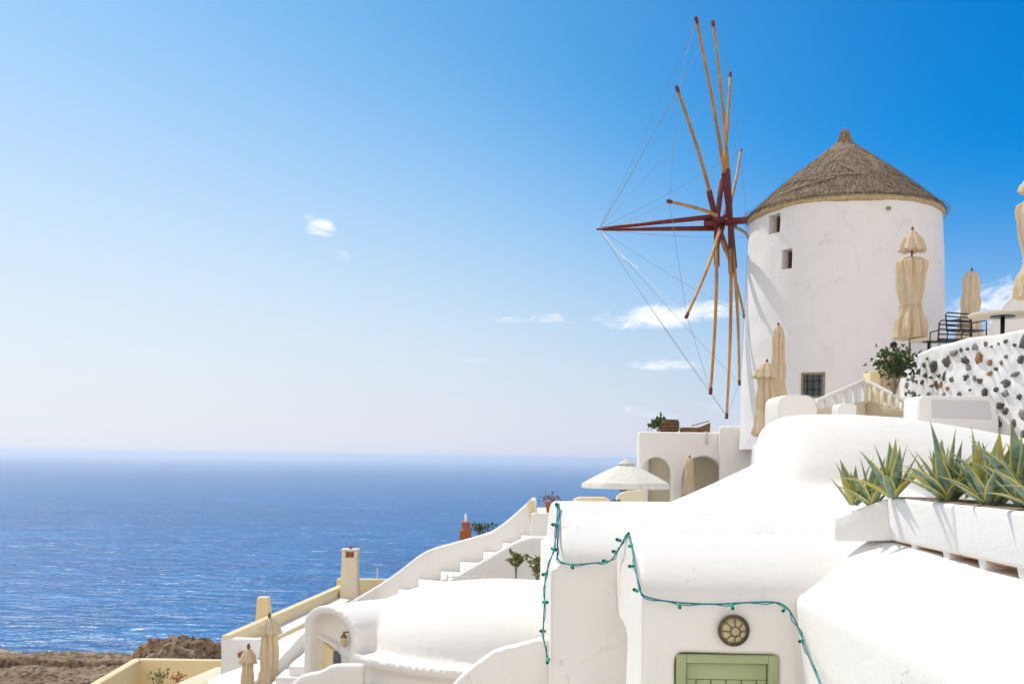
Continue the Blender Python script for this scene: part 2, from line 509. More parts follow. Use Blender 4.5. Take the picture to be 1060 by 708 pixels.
def rock_mat(name, c1, c2, c3, sc_=1.0):
    m, g, b = new_mat(name)
    o = g.n('ShaderNodeTexCoord').outputs['Object']
    n1 = g.noise(o, .35*sc_, 8, .65, .5); n2 = g.noise(o, 2.2*sc_, 6, .7); n3 = g.noise(g.mapv(o, (.1, .1, .7)), 2*sc_, 5)
    c = g.mix(g.ss(n1, .35, .65), c1, c2)
    c = g.mix(g.math('MULTIPLY', g.ss(n2, .46, .60), .9), c, c3)
    c = g.mix(g.math('MULTIPLY', g.ss(n3, .55, .75), .5), c, (.30, .19, .11))
    g.nt.links.new(c, b.inputs['Base Color']); b.inputs['Roughness'].default_value = .95
    bp = g.n('ShaderNodeBump'); bp.inputs['Strength'].default_value = .9; bp.inputs['Distance'].default_value = .35/sc_
    g.nt.links.new(g.math('ADD', n1, n2), bp.inputs['Height']); g.nt.links.new(bp.outputs[0], b.inputs['Normal'])
    return m
M['rock'] = rock_mat('volcanic_rock', (.30, .18, .10), (.46, .31, .19), (.045, .04, .025))
M['earth'] = rock_mat('dry_earth', (.48, .38, .26), (.38, .29, .19), (.22, .15, .09), .6)

def grid(x0, x1, nx, y0, y1, ny, zf):
    b = MB(); V = []
    for j in range(ny+1):
        V.append([b.bm.verts.new((x0+(x1-x0)*i/nx, y0+(y1-y0)*j/ny, zf(x0+(x1-x0)*i/nx, y0+(y1-y0)*j/ny))) for i in range(nx+1)])
    for j in range(ny):
        for i in range(nx): b._f([V[j][i], V[j][i+1], V[j+1][i+1], V[j+1][i]])
    return b
def sstep(x, a, b):
    t = min(1, max(0, (x-a)/(b-a))); return t*t*(3-2*t)
def hill_z(x, y):
    z = -7.5 + .30*min(max(x, -12), 22) + (4.5*sstep(x, 3, 9) if y > 15 else 4.5*sstep(x, 3, 9)*sstep(y, 9, 15))
    z = min(z, 1.5)
    z -= 9*sstep(y, 34, 60) + 3.5*sstep(x, -6, -14)
    z = z*(1-sstep(y, 45, 75)) + -21.5*sstep(y, 45, 75)
    n = noise.fractal(Vector((x*.12, y*.12, 3)), 1, 2, 5)
    z += n*(.25 + 1.2*sstep(y, 40, 70))
    edge = 112 - .2*abs(x+40) + 6*noise.noise(Vector((x*.06, 0, 9)))
    return z - 72*sstep(y, edge, edge+30)
struct(obj('hillside', grid(-140, 120, 150, -25, 160, 120, hill_z), ['earth'], smooth=True))

def head_z(x, y):
    """rocky headland below the village"""
    base = -19.4 + .35*noise.fractal(Vector((x*.18, y*.18, 0)), .7, 2.1, 8) + .25*abs(noise.noise(Vector((x*.9, y*.9, 3))))
    # gullies with dark sides
    gl = noise.noise(Vector((x*.05+4, y*.22, 5)))
    base -= 1.9*sstep(gl, .10, .26)
    base += .5*sstep(noise.noise(Vector((x*.25, y*.3, 11))), .15, .45)
    # the rock knoll
    ex = (x+25.4)/5.3; ey = (y-80)/5.0
    rr = ex*ex+ey*ey
    kn = max(0.0, 1-rr)
    kn = kn**.28
    rid = noise.fractal(Vector((x*.5, y*.5, 2)), .55, 2.2, 8) + .6*abs(noise.noise(Vector((x*1.6, y*1.6, 7)))) + .35*noise.noise(Vector((x*3.1, y*3.1, 4)))
    top = 4.75 + .55*rid - .3*sstep(x, -28, -30)
    z = base + kn*top
    edge = 98.5 + 1.8*noise.noise(Vector((x*.13, 1, 1))) + 2*noise.noise(Vector((x*.5, 2, 1)))*.4
    return z - 68*sstep(y, edge, edge+9) - 1.5*sstep(y, 60+5, 60)
struct(obj('rocky_headland', grid(-75, -12, 260, 62, 112, 200, head_z), ['rock'], smooth=True))
o = bpy.data.objects['rocky_headland']
o.data.materials.append(M['earth'])
for p in o.data.polygons:
    c_ = p.center
    flat = p.normal.z > .93
    kn = ((c_.x+25.4)/5.8)**2 + ((c_.y-80)/5.4)**2
    if flat and kn > 1 and noise.noise(c_*.3) > -.25: p.material_index = 1

# terraces the buildings stand on
def slab(name, pts, z0, z1, mat='white', **k):
    b = MB(); b.prism([(x, y, z0) for x, y in pts], (0, 0, z1-z0)); return struct(obj(name, b, [mat], bevel=.04))
slab('lower_terrace', [(.6, 25), (4.6, 25), (5.6, 36), (.9, 36)], -5, -1.72, 'white_old')
slab('mill_terrace', [(5.65, 22.5), (15, 22.5), (17, 37), (8.3, 37)], -3, .45, 'white_old')
slab('courtyard', [(-2, 4), (6, 4), (6, 10.3), (-2, 12.3)], -4.9, -4.3, 'white_old')

# ================================================================== WINDMILL
DZ = .15
TC = Vector((9.81, 30.6, DZ)); TZ0, TZ1 = .2, 7.25
def tower_r(z): return 2.97 - .235*(z-.2)/7.05
mill = thing('windmill', 'round white windmill tower with thatched cone roof and bare twelve-spoked wheel', 'windmill', (TC.x, TC.y, .45))
def on_tower(px, py):
    d = ray(px, py); s = 27.0
    for _ in range(60):
        p = d*s; rr = math.hypot(p.x-TC.x, p.y-TC.y) - tower_r(p.z-DZ); s += rr*.7*(1 if rr > 0 else 1)
    p = d*s
    n = Vector((p.x-TC.x, p.y-TC.y, 0)).normalized()
    return p, n
mb = MB()
prof = [(tower_r(z)*1.0, z) for z in [TZ0 + (TZ1-TZ0)*i/46 for i in range(47)]]
mb.lathe(prof, TC, 160)
for v in mb.bm.verts:
    rad = Vector((v.co.x-TC.x, v.co.y-TC.y, 0)); 
    v.co += rad.normalized()*.035*(noise.noise(v.co*.55) + .6*noise.noise(v.co*1.4))
tower = link('tower', mb.mesh('tower', True), 'tower', mill)
# window openings cut into the masonry
wins = []
for (x0, y0, x1, y1, dep) in [(795, 222, 807, 241.5, .42), (809, 258, 820, 278.5, .40), (829, 385.5, 853.5, 412, .10)]:
    p, n = on_tower((x0+x1)/2, (y0+y1)/2)
    t_ = Vector((-n.y, n.x, 0))
    if t_.x < 0: t_ = -t_
    pa, _ = on_tower(x0, (y0+y1)/2); pb, _ = on_tower(x1, (y0+y1)/2)
    w = abs((pb-pa).dot(t_)); h = abs(on_tower((x0+x1)/2, y0)[0].z - on_tower((x0+x1)/2, y1)[0].z)
    wins.append((p, n, t_, w, h, dep))
cut = MB()
for (p, n, t_, w, h, dep) in wins:
    cut.obox(p + n*.15, t_*w/2, n*(dep+.15), Vector((0, 0, h/2)))
co = link('cutter', cut.mesh('cutter'), 'white')
md = tower.modifiers.new('b', 'BOOLEAN'); md.object = co; md.operation = 'DIFFERENCE'; md.solver = 'EXACT'
bake(tower, True); tower.data.set_sharp_from_angle(angle=R(35))
bpy.data.objects.remove(co)
for i, (p, n, t_, w, h, dep) in enumerate(wins):
    zz = Vector((0, 0, 1)); cpt = p - n*(dep-.03)
    fw = .05 if i < 2 else .06
    f = MB()
    for s in (-1, 1):
        f.obox(cpt + t_*s*(w/2-fw/2) + n*.03, t_*fw/2, n*.03, zz*h/2)
        f.obox(cpt + zz*s*(h/2-fw/2) + n*.03, t_*(w/2-fw), n*.03, zz*fw/2)
    fr = obj('window', f, ['grey_wood' if i == 2 else 'brown_wood'], mill)
    q = MB(); q.obox(cpt + n*.008, t_*(w/2-fw), n*.006, zz*(h/2-fw))
    pn = obj('pane', q, ['dark' if i < 2 else 'window_glass'], fr)
    if i == 2:
        pn.data.materials.clear(); pn.data.materials.append(M['window_glass'])
        br = MB()
        for k in range(1, 4): br.tube([cpt + t_*(-w/2+w*k/4) + n*.05 - zz*(h/2-fw), cpt + t_*(-w/2+w*k/4) + n*.05 + zz*(h/2-fw)], .014, 6)
        for k in (1, 2): br.tube([cpt + zz*(-h/2+h*k/3) + n*.05 - t_*(w/2-fw), cpt + zz*(-h/2+h*k/3) + n*.05 + t_*(w/2-fw)], .012, 6)
        obj('bars', br, ['black_metal'], fr)
        fr['label'] = 'low barred window in a grey wooden frame'
    else:
        q = MB(); q.obox(cpt + n*.045, t_*.018, n*.015, zz*(h/2-fw)); obj('mullion', q, ['brown_wood'], fr)
# small lamp eyelet under the eaves
p, n = on_tower(919, 216)
mb = MB(); mb.obox(p + n*.05, Vector((.05, 0, 0)), Vector((0, .05, 0)), Vector((0, 0, .035))); obj('wall_bracket', mb, ['grey_wood'], mill)

# thatched roof
mb = MB()
rp = [(2.60, 7.18), (2.745, 7.09), (2.79, 7.10), (2.80, 7.16), (2.77, 7.22)]
def slope(t):                                   # t 0 eave .. 1 neck
    z = 7.22 + 2.02*t; r = 2.77 - 2.37*t + .07*math.sin(math.pi*t)
    return r, z
for i in range(1, 41): rp.append(slope(i/40))
rp += [(.27, 9.34), (.17, 9.46), (.125, 9.58), (.105, 9.68), (.085, 9.74), (.02, 9.76)]
mb.lathe(rp, TC, 150)
lay = mb.bm.loops.layers.color.new('straw')
for v in mb.bm.verts:
    a = math.atan2(v.co.y-TC.y, v.co.x-TC.x)
    rad = Vector((math.cos(a), math.sin(a), .6)).normalized()
    if v.co.z > 7.1+DZ: v.co += rad*(.05*noise.noise(v.co*2.2) + .035*noise.noise(Vector((a*22, v.co.z*1.2, 0))))
def strand(b, lay, p, d, L, w, nrm, val):
    s = d.cross(nrm).normalized()*w
    a = b.bm.verts.new(p-s); c = b.bm.verts.new(p+s); e = b.bm.verts.new(p+d*L+nrm*random.uniform(-.01, .03))
    f = b.bm.faces.new([a, c, e]); 
    for l in f.loops: l[lay] = (val, val, val, 1)
for f in mb.bm.faces:
    for l in f.loops: l[lay] = (0, 0, 0, 1)
for i in range(15000):
    t = 1 - math.sqrt(random.random()) if i > 2500 else random.uniform(-.012, .03)
    a = random.uniform(0, 2*math.pi)
    r, z = slope(t) if t > 0 else (2.86 - t*1.5, 7.23 + t*3)
    r2, z2 = slope(t+.02) if t > 0 else slope(.02)
    out = Vector((math.cos(a), math.sin(a), 0))
    d = (out*(r-r2) + Vector((0, 0, z-z2))).normalized()
    nrm = (out*.63 + Vector((0, 0, .78))).normalized()
    d = (d + Vector((random.uniform(-.25, .25), random.uniform(-.25, .25), 0))).normalized()
    p = TC + out*r + Vector((0, 0, z)) + nrm*random.uniform(.0, .05)
    strand(mb, lay, p, d, random.uniform(.12, .42) if t > .02 else random.uniform(.05, .14), random.uniform(.006, .016), nrm, random.random()**1.4)
for i in range(500):                              # tuft at the tip
    a = random.uniform(0, 2*math.pi); out = Vector((math.cos(a), math.sin(a), 0)); z = random.uniform(9.25, 9.70)
    r = .24 - .34*(z-9.30)
    p = TC + out*max(.08, r) + Vector((0, 0, z)); strand(mb, lay, p, (Vector((0, 0, 1)) + out*random.uniform(-.15, .1)).normalized(), random.uniform(.08, .2), .014, out, random.random())
roof = link('roof', mb.mesh('roof', True, recalc=False), 'thatch', mill)
mb = MB(); mb.lathe([(tower_r(7.05)+.004, 7.00), (2.72, 6.97), (2.80, 7.09), (2.80, 7.16), (2.55, 7.17)], TC, 120)
for v in mb.bm.verts: v.co.z += .02*noise.noise(v.co*1.7)
obj('eave_band', mb, ['straw'], roof, smooth=True)
# lashing poles that pin the thatch
mb = MB()
def roof_pt(a, t, up=.06):
    r, z = slope(t); return Vector((TC.x + (r+up*.6)*math.cos(a), TC.y + (r+up*.6)*math.sin(a), z+up+DZ))
for (a0, t0, a1, t1) in [(R(-112), .52, R(-96), .30), (R(-96), .30, R(-118), .30), (R(-150), .10, R(-114), .26)]:
    mb.tube([roof_pt(a0+(a1-a0)*k/6, t0+(t1-t0)*k/6) for k in range(7)], .028, 6)
obj('thatch_lashing', mb, ['grey_wood'], roof)

# wheel
psi = .3828
AX = Vector((-math.cos(psi), math.sin(psi), 0)); UU = Vector((-math.sin(psi), -math.cos(psi), 0)); ZZ = Vector((0, 0, 1))
HUB = Vector((6.4515, 32.0, 7.309 + DZ)); RW, PH = 6.08, .6592
mb = MB(); s0 = HUB - AX*1.9; 
mb.tube([HUB - AX*2.9, HUB + AX*.55], .115, 8)
axle = obj('axle', mb, ['red_wood'], mill, bevel=.02)
TIP = HUB + AX*4.0 + ZZ*.06
mb = MB()
for s in (1, -1): mb.tube([HUB + AX*.25 + ZZ*.16*s + UU*.1*s, TIP - AX*.15 + ZZ*.02*s], [.085, .05], 8)
mb.tube([TIP - AX*.45, TIP + AX*.08], [.075, .03], 8)
obj('bowsprit', mb, ['red_wood'], mill, smooth=True)
corr = {0: (.0, .02), 1: (.09, -.10), 2: (.14, .0), 3: (-.06, -.22), 4: (-.27, -.18), 5: (-.20, 0), 6: (-.11, -.10), 7: (.03, -.3), 8: (.05, 0), 9: (.14, -.18), 10: (.11, -.2), 11: (.11, -.1)}
tips = []
for k in range(12):
    th = PH + k*math.pi/6
    d = ZZ*math.cos(th) + UU*math.sin(th)
    side_ = AX.cross(d).normalized()
    da, dr = corr[k]
    beam_a = -.30 + .6*((k % 6)/5.0) if k % 2 == 0 else .30 - .6*((k % 6)/5.0)
    a_tip = .10 + da
    r1 = RW + dr
    hubp = HUB + AX*beam_a*.9
    b_end = 1.6
    tip = HUB + d*r1 + AX*a_tip
    def axis_at(r):                               # beam offset runs out into the bowed pole
        q = r/r1
        bow = {2: .22, 8: .18}.get(k, .07)*math.sin(math.pi*q)*-1
        return hubp.lerp(HUB + AX*a_tip, q) + d*r + AX*bow
    sp = MB(); sp.tube([axis_at(.85 + (r1-.85)*i/10) + side_*.05 for i in range(11)], [.060 - .020*i/10 for i in range(11)], 8)
    spoke = obj('spoke', sp, ['yellow_wood'], mill, smooth=True)
    bb = MB(); c0 = axis_at(.1); c1 = axis_at(b_end); mid = (c0+c1)/2; h = (c1-c0)/2
    bb.obox(mid, h, AX*.075, side_*.07); obj('spoke_beam', bb, ['red_wood'], spoke, bevel=.012)
    cp = MB(); dd = (axis_at(r1)-axis_at(r1-.3)).normalized(); e = axis_at(r1) + side_*.05
    cp.tube([e - dd*.10, e + dd*.08], .054, 8); obj('tip_cap', cp, ['red_wood'], spoke)
    tips.append(e)
for k in range(12):
    w_ = MB(); a_, b_ = TIP, tips[k]
    w_.tube([a_.lerp(b_, i/8) - ZZ*.10*math.sin(math.pi*i/8) for i in range(9)], .006, 4); obj('rigging_wire', w_, ['wire'], mill)
    w_ = MB(); a_, b_ = tips[k], tips[(k+1) % 12]
    w_.tube([a_.lerp(b_, i/4) for i in range(5)], .006, 4); obj('rim_wire', w_, ['wire'], mill)
w_ = MB(); a_, b_ = TIP, tips[3]
w_.tube([a_.lerp(b_, .04 + .45*i/8) - ZZ*.14*math.sin(math.pi*i/8) for i in range(9)], .011, 5); obj('loose_rope', w_, ['rope'], mill)

# ================================================================== FOREGROUND HOUSES
# --- house with the green door
hA = thing('white_house', 'white vaulted house with green door and round lamp above it', 'house', (2, 11.2, -4.3))
xL, xR = PX(664, 10, 640), PX(822, 10, 640)
zE = P(740, 624, 10).z
dx0, dx1 = PX(699.5, 10, 700), PX(805.5, 10, 700); dz = P(750, 677, 10).z
prof = arc(10.0, zE, 12.5, zE-.02, P(700, 553, 11.2).z, 14, 11.3)
mb = MB()
mb.prism([(xL, y, z) for y, z in prof] + [(xL, 12.5, zE-.5), (xL, 10.0, zE-.5)], (5.2, 0, 0))
mb.box(xL+.12, xL+5.2, 10.22, 12.6, -4.6, zE-.1)          # body
mb.box(xL, dx0, 10.0, 10.5, -4.6, zE-.1)                   # piers and lintel round the door
mb.box(dx1, xR+1.2, 10.0, 10.5, -4.6, zE-.1)
mb.box(dx0-.2, dx1+.2, 10.0, 10.5, dz, zE-.1)
mb.box(xL, xL+.3, 10.0, 11.25, -4.6, zE-.1)                # end wall with niche
mb.prism([(xL, 11.1, -1.95), (xL, 11.25, -1.95), (xL, 12.6, -1.72), (xL, 12.6, zE-.1), (xL, 11.1, zE-.1)], (.6, 0, 0))
split(soft(mb, .035, 4, .010), roofy, ('roof', 'wall'), ('white', 'white'), hA)
dw = dx1-dx0
fr = MB(); y0 = 9.975
fr.box(dx0+.003, dx0+.10, y0, y0+.12, -4.3, dz-.004); fr.box(dx1-.10, dx1-.003, y0, y0+.12, -4.3, dz-.004); fr.box(dx0+.10, dx1-.10, y0, y0+.12, dz-.085, dz-.004)
door = MB(); door.box(dx0+.104, dx1-.104, y0+.075, y0+.13, -4.28, dz-.09)
dr = obj('door', door, ['green_dark'], hA)
obj('door_frame', fr, ['green_paint'], dr, bevel=.008)
st = MB(); a0, a1 = dx0+.108, dx1-.108; W = a1-a0
top = dz-.094
st.box(a0, a1, y0+.045, y0+.073, top-.155, top)
for q in (0, 1): st.box(a0 if q == 0 else a1-.09, a0+.09 if q == 0 else a1, y0+.045, y0+.073, -4.27, top-.158)
obj('door_rail', st, ['green_paint'], dr, bevel=.006)
pw = (W-.19)/4
pl = MB()
for k in range(4):
    xx = a0+.095 + pw*k; pl.box(xx+.006, xx+pw-.006, y0+.058, y0+.073, -4.25, top-.162)
obj('door_plank', pl, ['green_paint'], dr, bevel=.004)

# --- blank-fronted house to its left
hB = thing('white_house', 'white house with plain windowless front left of the green door', 'house', (1.2, 13.5, -4.3))
bx0, zF = PX(570, 12.4, 640), P(600, 586, 12.4).z
mb = MB()
pr = arc(12.4, zF, 17.0, zF-.1, P(640, 520, 14.7).z, 16, 14.9)
def ring(x, k): return [(x, y, z - k) for y, z in pr] + [(x, 17.0, -2.2), (x, 12.4, -2.2)]
lo = ring(bx0+.02, 0); 
mb.prism(ring(bx0+.10, 0), (6.5, 0, 0))
mb.box(bx0, bx0+6, 12.4, 17, -4.8, zF-.03)
mb.prism([(bx0+.25, 14.4, -1.3), (bx0+6, 14.4, -1.3), (bx0+6, 17, -.4), (bx0+.25, 17, -1.0)], (0, 0, -1.5))
split(soft(mb, .045, 4, .012), roofy, ('roof', 'wall'), ('white', 'white'), hB)

# --- roof in the right foreground, under the planter
hC = thing('white_house', 'white flat-roofed house at right whose roof carries the agave planter', 'house', (5, 8, -4.3))
xe = xR + .01; ze = P(828, 622, 10).z
mb = MB()
def rect(y, k): 
    return [(xe+.01, y, -4.6), (xe+6, y, -4.6), (xe+6, y, ze+.66*k), (xe+1.9, y, ze+.64*k), (xe+.95, y, ze+.585*k), (xe+.72, y, ze+.47*k), (xe+.35, y, ze+.24*k), (xe+.01, y, ze+.03)]
mb.hexa(rect(3.2, .70), rect(10.3, 1.0)); mb.hexa(rect(10.29, 1.0), rect(11.3, 1.0))
mb.box(xe, xe+.5, 9.2, 10.4, -4.6, ze-.03); mb.box(xe, xe+.5, 3.2, 8.35, -4.6, ze-.03)
mb.prism([(xe, 8.3, -1.92), (xe, 9.3, -1.85), (xe, 9.3, ze-.03), (xe, 8.3, ze-.03)], (.5, 0, 0))
split(soft(mb, .04, 1, .012), roofy, ('roof', 'wall'), ('white', 'white'), hC)
mb = MB(); mb.box(xe+.085, xe+.12, 8.36, 9.19, -4.5, -1.9); obj('niche_tint', mb, ['beige'], hC)  # added sheet, shaded tone of the white recess put into its colour

# --- big rounded vault behind
hD = thing('white_house', 'large white barrel-vaulted house behind the agaves, below the mill', 'house', (8, 17, -2))
mb = MB()
out = [(789, 482), (789, 462), (793, 447), (802, 437), (818, 430.5), (840, 428), (885, 427), (930, 430), (980, 437), (1060, 451), (1160, 470)]
Yf = 17.6
crest = [P(x, y, Yf) for x, y in out]
n = 12
rows = []
zb = P(800, 535, 15.4).z - .5
for i in range(n+1):
    a = math.pi/2*i/n
    rows.append([Vector((c.x - .15*math.cos(a)*0, 15.5 + (Yf+.5-15.5)*(1-math.cos(a)), zb + (c.z-zb)*math.sin(a))) for c in crest])
for i in range(1, 5):
    rows.append([Vector((c.x + .28*i*.75, Yf+.5 + i*.75, c.z - .03*i*i)) for c in crest])
bmv = [[mb.bm.verts.new(p) for p in r] for r in rows]
base = [[mb.bm.verts.new((p.x, p.y, -4.0)) for p in r] for r in rows]
for j in range(len(rows)-1):
    for i in range(len(crest)-1):
        mb._f([bmv[j][i], bmv[j][i+1], bmv[j+1][i+1], bmv[j+1][i]]); mb._f([base[j][i], base[j+1][i], base[j+1][i+1], base[j][i+1]])
for j in range(len(rows)-1):
    mb._f([bmv[j][0], bmv[j+1][0], base[j+1][0], base[j][0]]); mb._f([bmv[j][-1], base[j][-1], base[j+1][-1], bmv[j+1][-1]])
for i in range(len(crest)-1):
    mb._f([bmv[0][i], base[0][i], base[0][i+1], bmv[0][i+1]]); mb._f([bmv[-1][i], bmv[-1][i+1], base[-1][i+1], base[-1][i]])
# sloping buttress down to the left
b0 = [P(x, y, 17.2) for x, y in [(680, 527), (693, 521), (720, 509), (750, 495), (789, 477), (815, 471), (850, 472), (895, 483), (950, 505)]]
mb.prism(b0 + [Vector((b0[-1].x, 17.2, -4)), Vector((b0[0].x, 17.2, -4))], (.55, 1.6, 0))
sk = [Vector((p.x*.90 - .05, 14.6, -.96 + .05*i)) for i, p in enumerate(b0)]
for i in range(len(b0)-1):
    e_ = Vector((.012, 0, 0)); q_ = [b0[i] + Vector((0, .25, 0)), b0[i+1] + Vector((0, .25, 0)) + e_, sk[i+1] + e_, sk[i]]
    mb.hexa([(v.x, v.y, -4) for v in q_], q_)
split(soft(mb, .07, 6, .02, .5), lambda f: f.normal.z > .15, ('roof', 'wall'), ('white', 'white'), hD)

# ================================================================== PLANTER WITH AGAVES
zt = P(960, 518, 9.3).z; zbm = zt - .42
ya, yb = 10.0, 5.6
xa, xb = P(917, 516, ya).x, P(917, 516, ya).x + .04
pt = thing('planter', 'long white concrete planter full of agaves on bracket feet', 'planter', (xa+.3, 8, zbm))
mb = MB()
W = .62; tk = .06
def seg(y0, y1, x0):
    b = MB()
    zlo = zbm
    b.hexa([(x0+.05, y0, zlo), (x0+W-.05, y0, zlo), (x0+W-.05, y1, zlo), (x0+.05, y1, zlo)], [(x0, y0, zt), (x0+W, y0, zt), (x0+W, y1, zt), (x0, y1, zt)])
    return b
segs = [(8.50, ya), (5.0, 8.488)]
for (y0, y1) in segs:
    b = seg(y0, y1, xa); bx = obj('trough', b, ['white_old'], pt, bevel=.035, bseg=3)
# tapered end that dies into the roof
b = MB(); e0 = P(866, 536, 10.35); 
b.hexa([(xa+.05, ya+.002, zbm), (xa+W-.05, ya+.002, zbm), (xa+W-.1, ya+.7, zbm-.05), (e0.x, ya+.45, zbm-.05)],
       [(xa, ya+.002, zt-.003), (xa+W, ya+.002, zt-.003), (xa+W-.1, ya+.7, zt-.10), (e0.x, ya+.45, e0.z)])
obj('trough_end', b, ['white_old'], pt, bevel=.03, bseg=3)
b = MB(); b.box(xa+.07, xa+W-.07, 5.1, ya-.08, zt+.003, zt+.010)
obj('soil', b, ['soil'], pt)
b = MB(); b.box(xa+.10, xa+W-.10, 5.1, ya-.02, zbm-.012, zbm-.003); obj('bounce_sheet', b, ['warm_bounce'], pt)  # added sheet; its orange paints the bounce light below the trough
b = MB(); b.box(xa+.30, xa+.52, 5.1, ya-.05, zbm-.6, zbm-.013); obj('bounce_strip', b, ['ochre_bounce'], pt)  # added strip, warm reflected light painted as its colour
for yy in (9.45, 8.75, 8.08, 7.45, 6.8, 6.1):
    b = MB(); b.prism([(xa+.07, yy, zbm+.01), (xa+.5, yy, zbm+.01), (xa+.5, yy, zbm-.26), (xa+.16, yy, zbm-.21), (xa+.09, yy, zbm-.07)], (0, .11, 0))
    obj('bracket', b, ['white_old'], pt, bevel=.02)

def agave(loc, h, nl, seed, label):
    rnd = random.Random(seed)
    b = MB(); lay = b.bm.loops.layers.color.new('leaf')
    for i in range(nl):
        q = i/(nl-1)
        az = i*2.399 + rnd.uniform(-.25, .25)
        tilt = R(8 + 64*q**1.1) + rnd.uniform(-.22, .22)         # from the vertical
        L = 1.06*h*(1.0 - .22*q + rnd.uniform(-.16, .12)); wd = L*rnd.uniform(.085, .12)
        droop = rnd.uniform(-.25, .75)*q; sway = rnd.uniform(-.12, .12)
        out = Vector((math.cos(az), math.sin(az), 0)); sd = Vector((-out.y, out.x, 0))
        col = rnd.random()
        p = Vector((0, 0, 0)) + out*.03; rows = []
        N = 12; ang = tilt*.75
        for j in range(N+1):
            t_ = j/N
            wv = wd*(.62 + 1.0*math.sin(math.pi*min(1, t_*.95+.06))**.9*.55)*(1-t_**2.6) + .0015
            dirv = out*math.sin(ang) + ZZ*math.cos(ang); nr = out*math.cos(ang)*-1 + ZZ*math.sin(ang)
            cup = wv*.42*(1 - .5*t_)
            rows.append(([p - sd*wv + nr*cup, p - sd*wv*.55 + nr*cup*.28, p.copy(), p + sd*wv*.55 + nr*cup*.28, p + sd*wv + nr*cup], t_, nr, wv))
            p = p + dirv*L/N + sd*sway*L/N*t_*2; ang += (tilt*.25 + droop)/N
        acr = [1, .55, 0, .55, 1]
        V1 = [[b.bm.verts.new(x) for x in r[0]] for r in rows]
        V2 = [[b.bm.verts.new(x - r[2]*(.014*(1-r[1]) + .002)*(1-abs(k-2)/2.2)) for k, x in enumerate(r[0])] for r in rows]
        for V, fl in ((V1, False), (V2, True)):
            for j in range(N):
                for k in range(4):
                    ids = [(j, k), (j, k+1), (j+1, k+1), (j+1, k)]
                    if fl: ids = ids[::-1]
                    f = b._f([V[a][c] for a, c in ids])
                    for l, (a, c) in zip(f.loops, ids): l[lay] = (acr[c], rows[a][1], col, 1)
    me = b.mesh('agave', True, recalc=False)
    o = link('agave', me, 'agave'); o.location = loc; o.rotation_euler = (0, 0, rnd.uniform(0, 6.28))
    return tag(o, label, 'agave', 'agaves in the white planter')
AG = [(884, 523, 10.42, .46, 11, 'yellowish agave at the far tapered end of the planter'),
      (903, 517, 10.22, .46, 11, 'small agave second from the tapered end of the planter'),
      (924, 518, 9.85, .58, 13, 'agave third from the tapered end, with steep narrow leaves'),
      (946, 518, 9.4, .50, 12, 'short agave leaning between its neighbours left of the planter joint'),
      (962, 519, 9.0, .62, 14, 'tall agave with a broad upright leaf just left of the planter joint'),
      (987, 520, 8.55, .58, 13, 'agave right above the planter joint with arching leaves'),
      (1008, 521, 8.2, .48, 12, 'half-hidden agave just left of the largest one'),
      (1030, 522, 7.9, .66, 17, 'largest blue-green agave with wide cupped leaves on the planter'),
      (1058, 525, 7.45, .52, 14, 'agave with bright yellow edges nearest the right frame edge'),
      (1085, 527, 7.1, .60, 15, 'agave cut off by the right frame edge'),
      (968, 517, 9.25, .50, 9, 'narrow upright agave in the back row behind the tall one by the joint'),
      (990, 517, 8.85, .54, 9, 'upright agave in the back row just right of the planter joint'),
      (1016, 518, 8.4, .56, 9, 'upright agave in the back row between the half-hidden one and the largest'),
      (1052, 521, 7.75, .58, 10, 'upright agave in the back row right of the largest agave')]
for i, (px, py, Y, h, nl, lb) in enumerate(AG):
    p = P(px, py, Y); agave((xa+.17 + (.13 if i % 2 else .0) + (.16 if i > 9 else 0) if i > 2 else max(p.x, 3.42), Y, zt+.01 if i > 1 else zt-.09), h*1.0, nl, 40+i, lb)

# ================================================================== BULKHEAD LAMP
lc = P(758.5, 651.5, 9.99)
lm = thing('wall_lamp', 'round caged bulkhead lamp on the wall over the green door', 'lamp', lc)
def ydisc(b, r, y0, y1, seg=32, r1=None):
    r1 = r if r1 is None else r1
    lo = [(lc.x + r*math.cos(2*math.pi*k/seg), lc.y+y0, lc.z + r*math.sin(2*math.pi*k/seg)) for k in range(seg)]
    hi = [(lc.x + r1*math.cos(2*math.pi*k/seg), lc.y+y1, lc.z + r1*math.sin(2*math.pi*k/seg)) for k in range(seg)]
    b.hexa(lo, hi)
b = MB(); ydisc(b, .145, -.04, .02); obj('lamp_base', b, ['bronze'], lm, bevel=.008)
b = MB(); b.lump(lc + Vector((0, -.035, 0)), (.118, .085, .118), 3, 0); obj('lamp_glass', b, ['lamp_glass'], lm, smooth=True)
b = MB()
def circ(r, y, n=28): return [lc + Vector((r*math.cos(2*math.pi*k/n), y, r*math.sin(2*math.pi*k/n))) for k in range(n+1)]
b.tube(circ(.148, -.045), .009, 6); b.tube(circ(.048, -.128), .007, 6)
for k in range(8):
    a = 2*math.pi*k/8; e = Vector((math.cos(a), 0, math.sin(a)))
    b.tube([lc + e*.148 + Vector((0, -.045, 0)), lc + e*.115 + Vector((0, -.092, 0)), lc + e*.048 + Vector((0, -.128, 0))], .006, 5)
obj('lamp_cage', b, ['bronze'], lm, smooth=True)

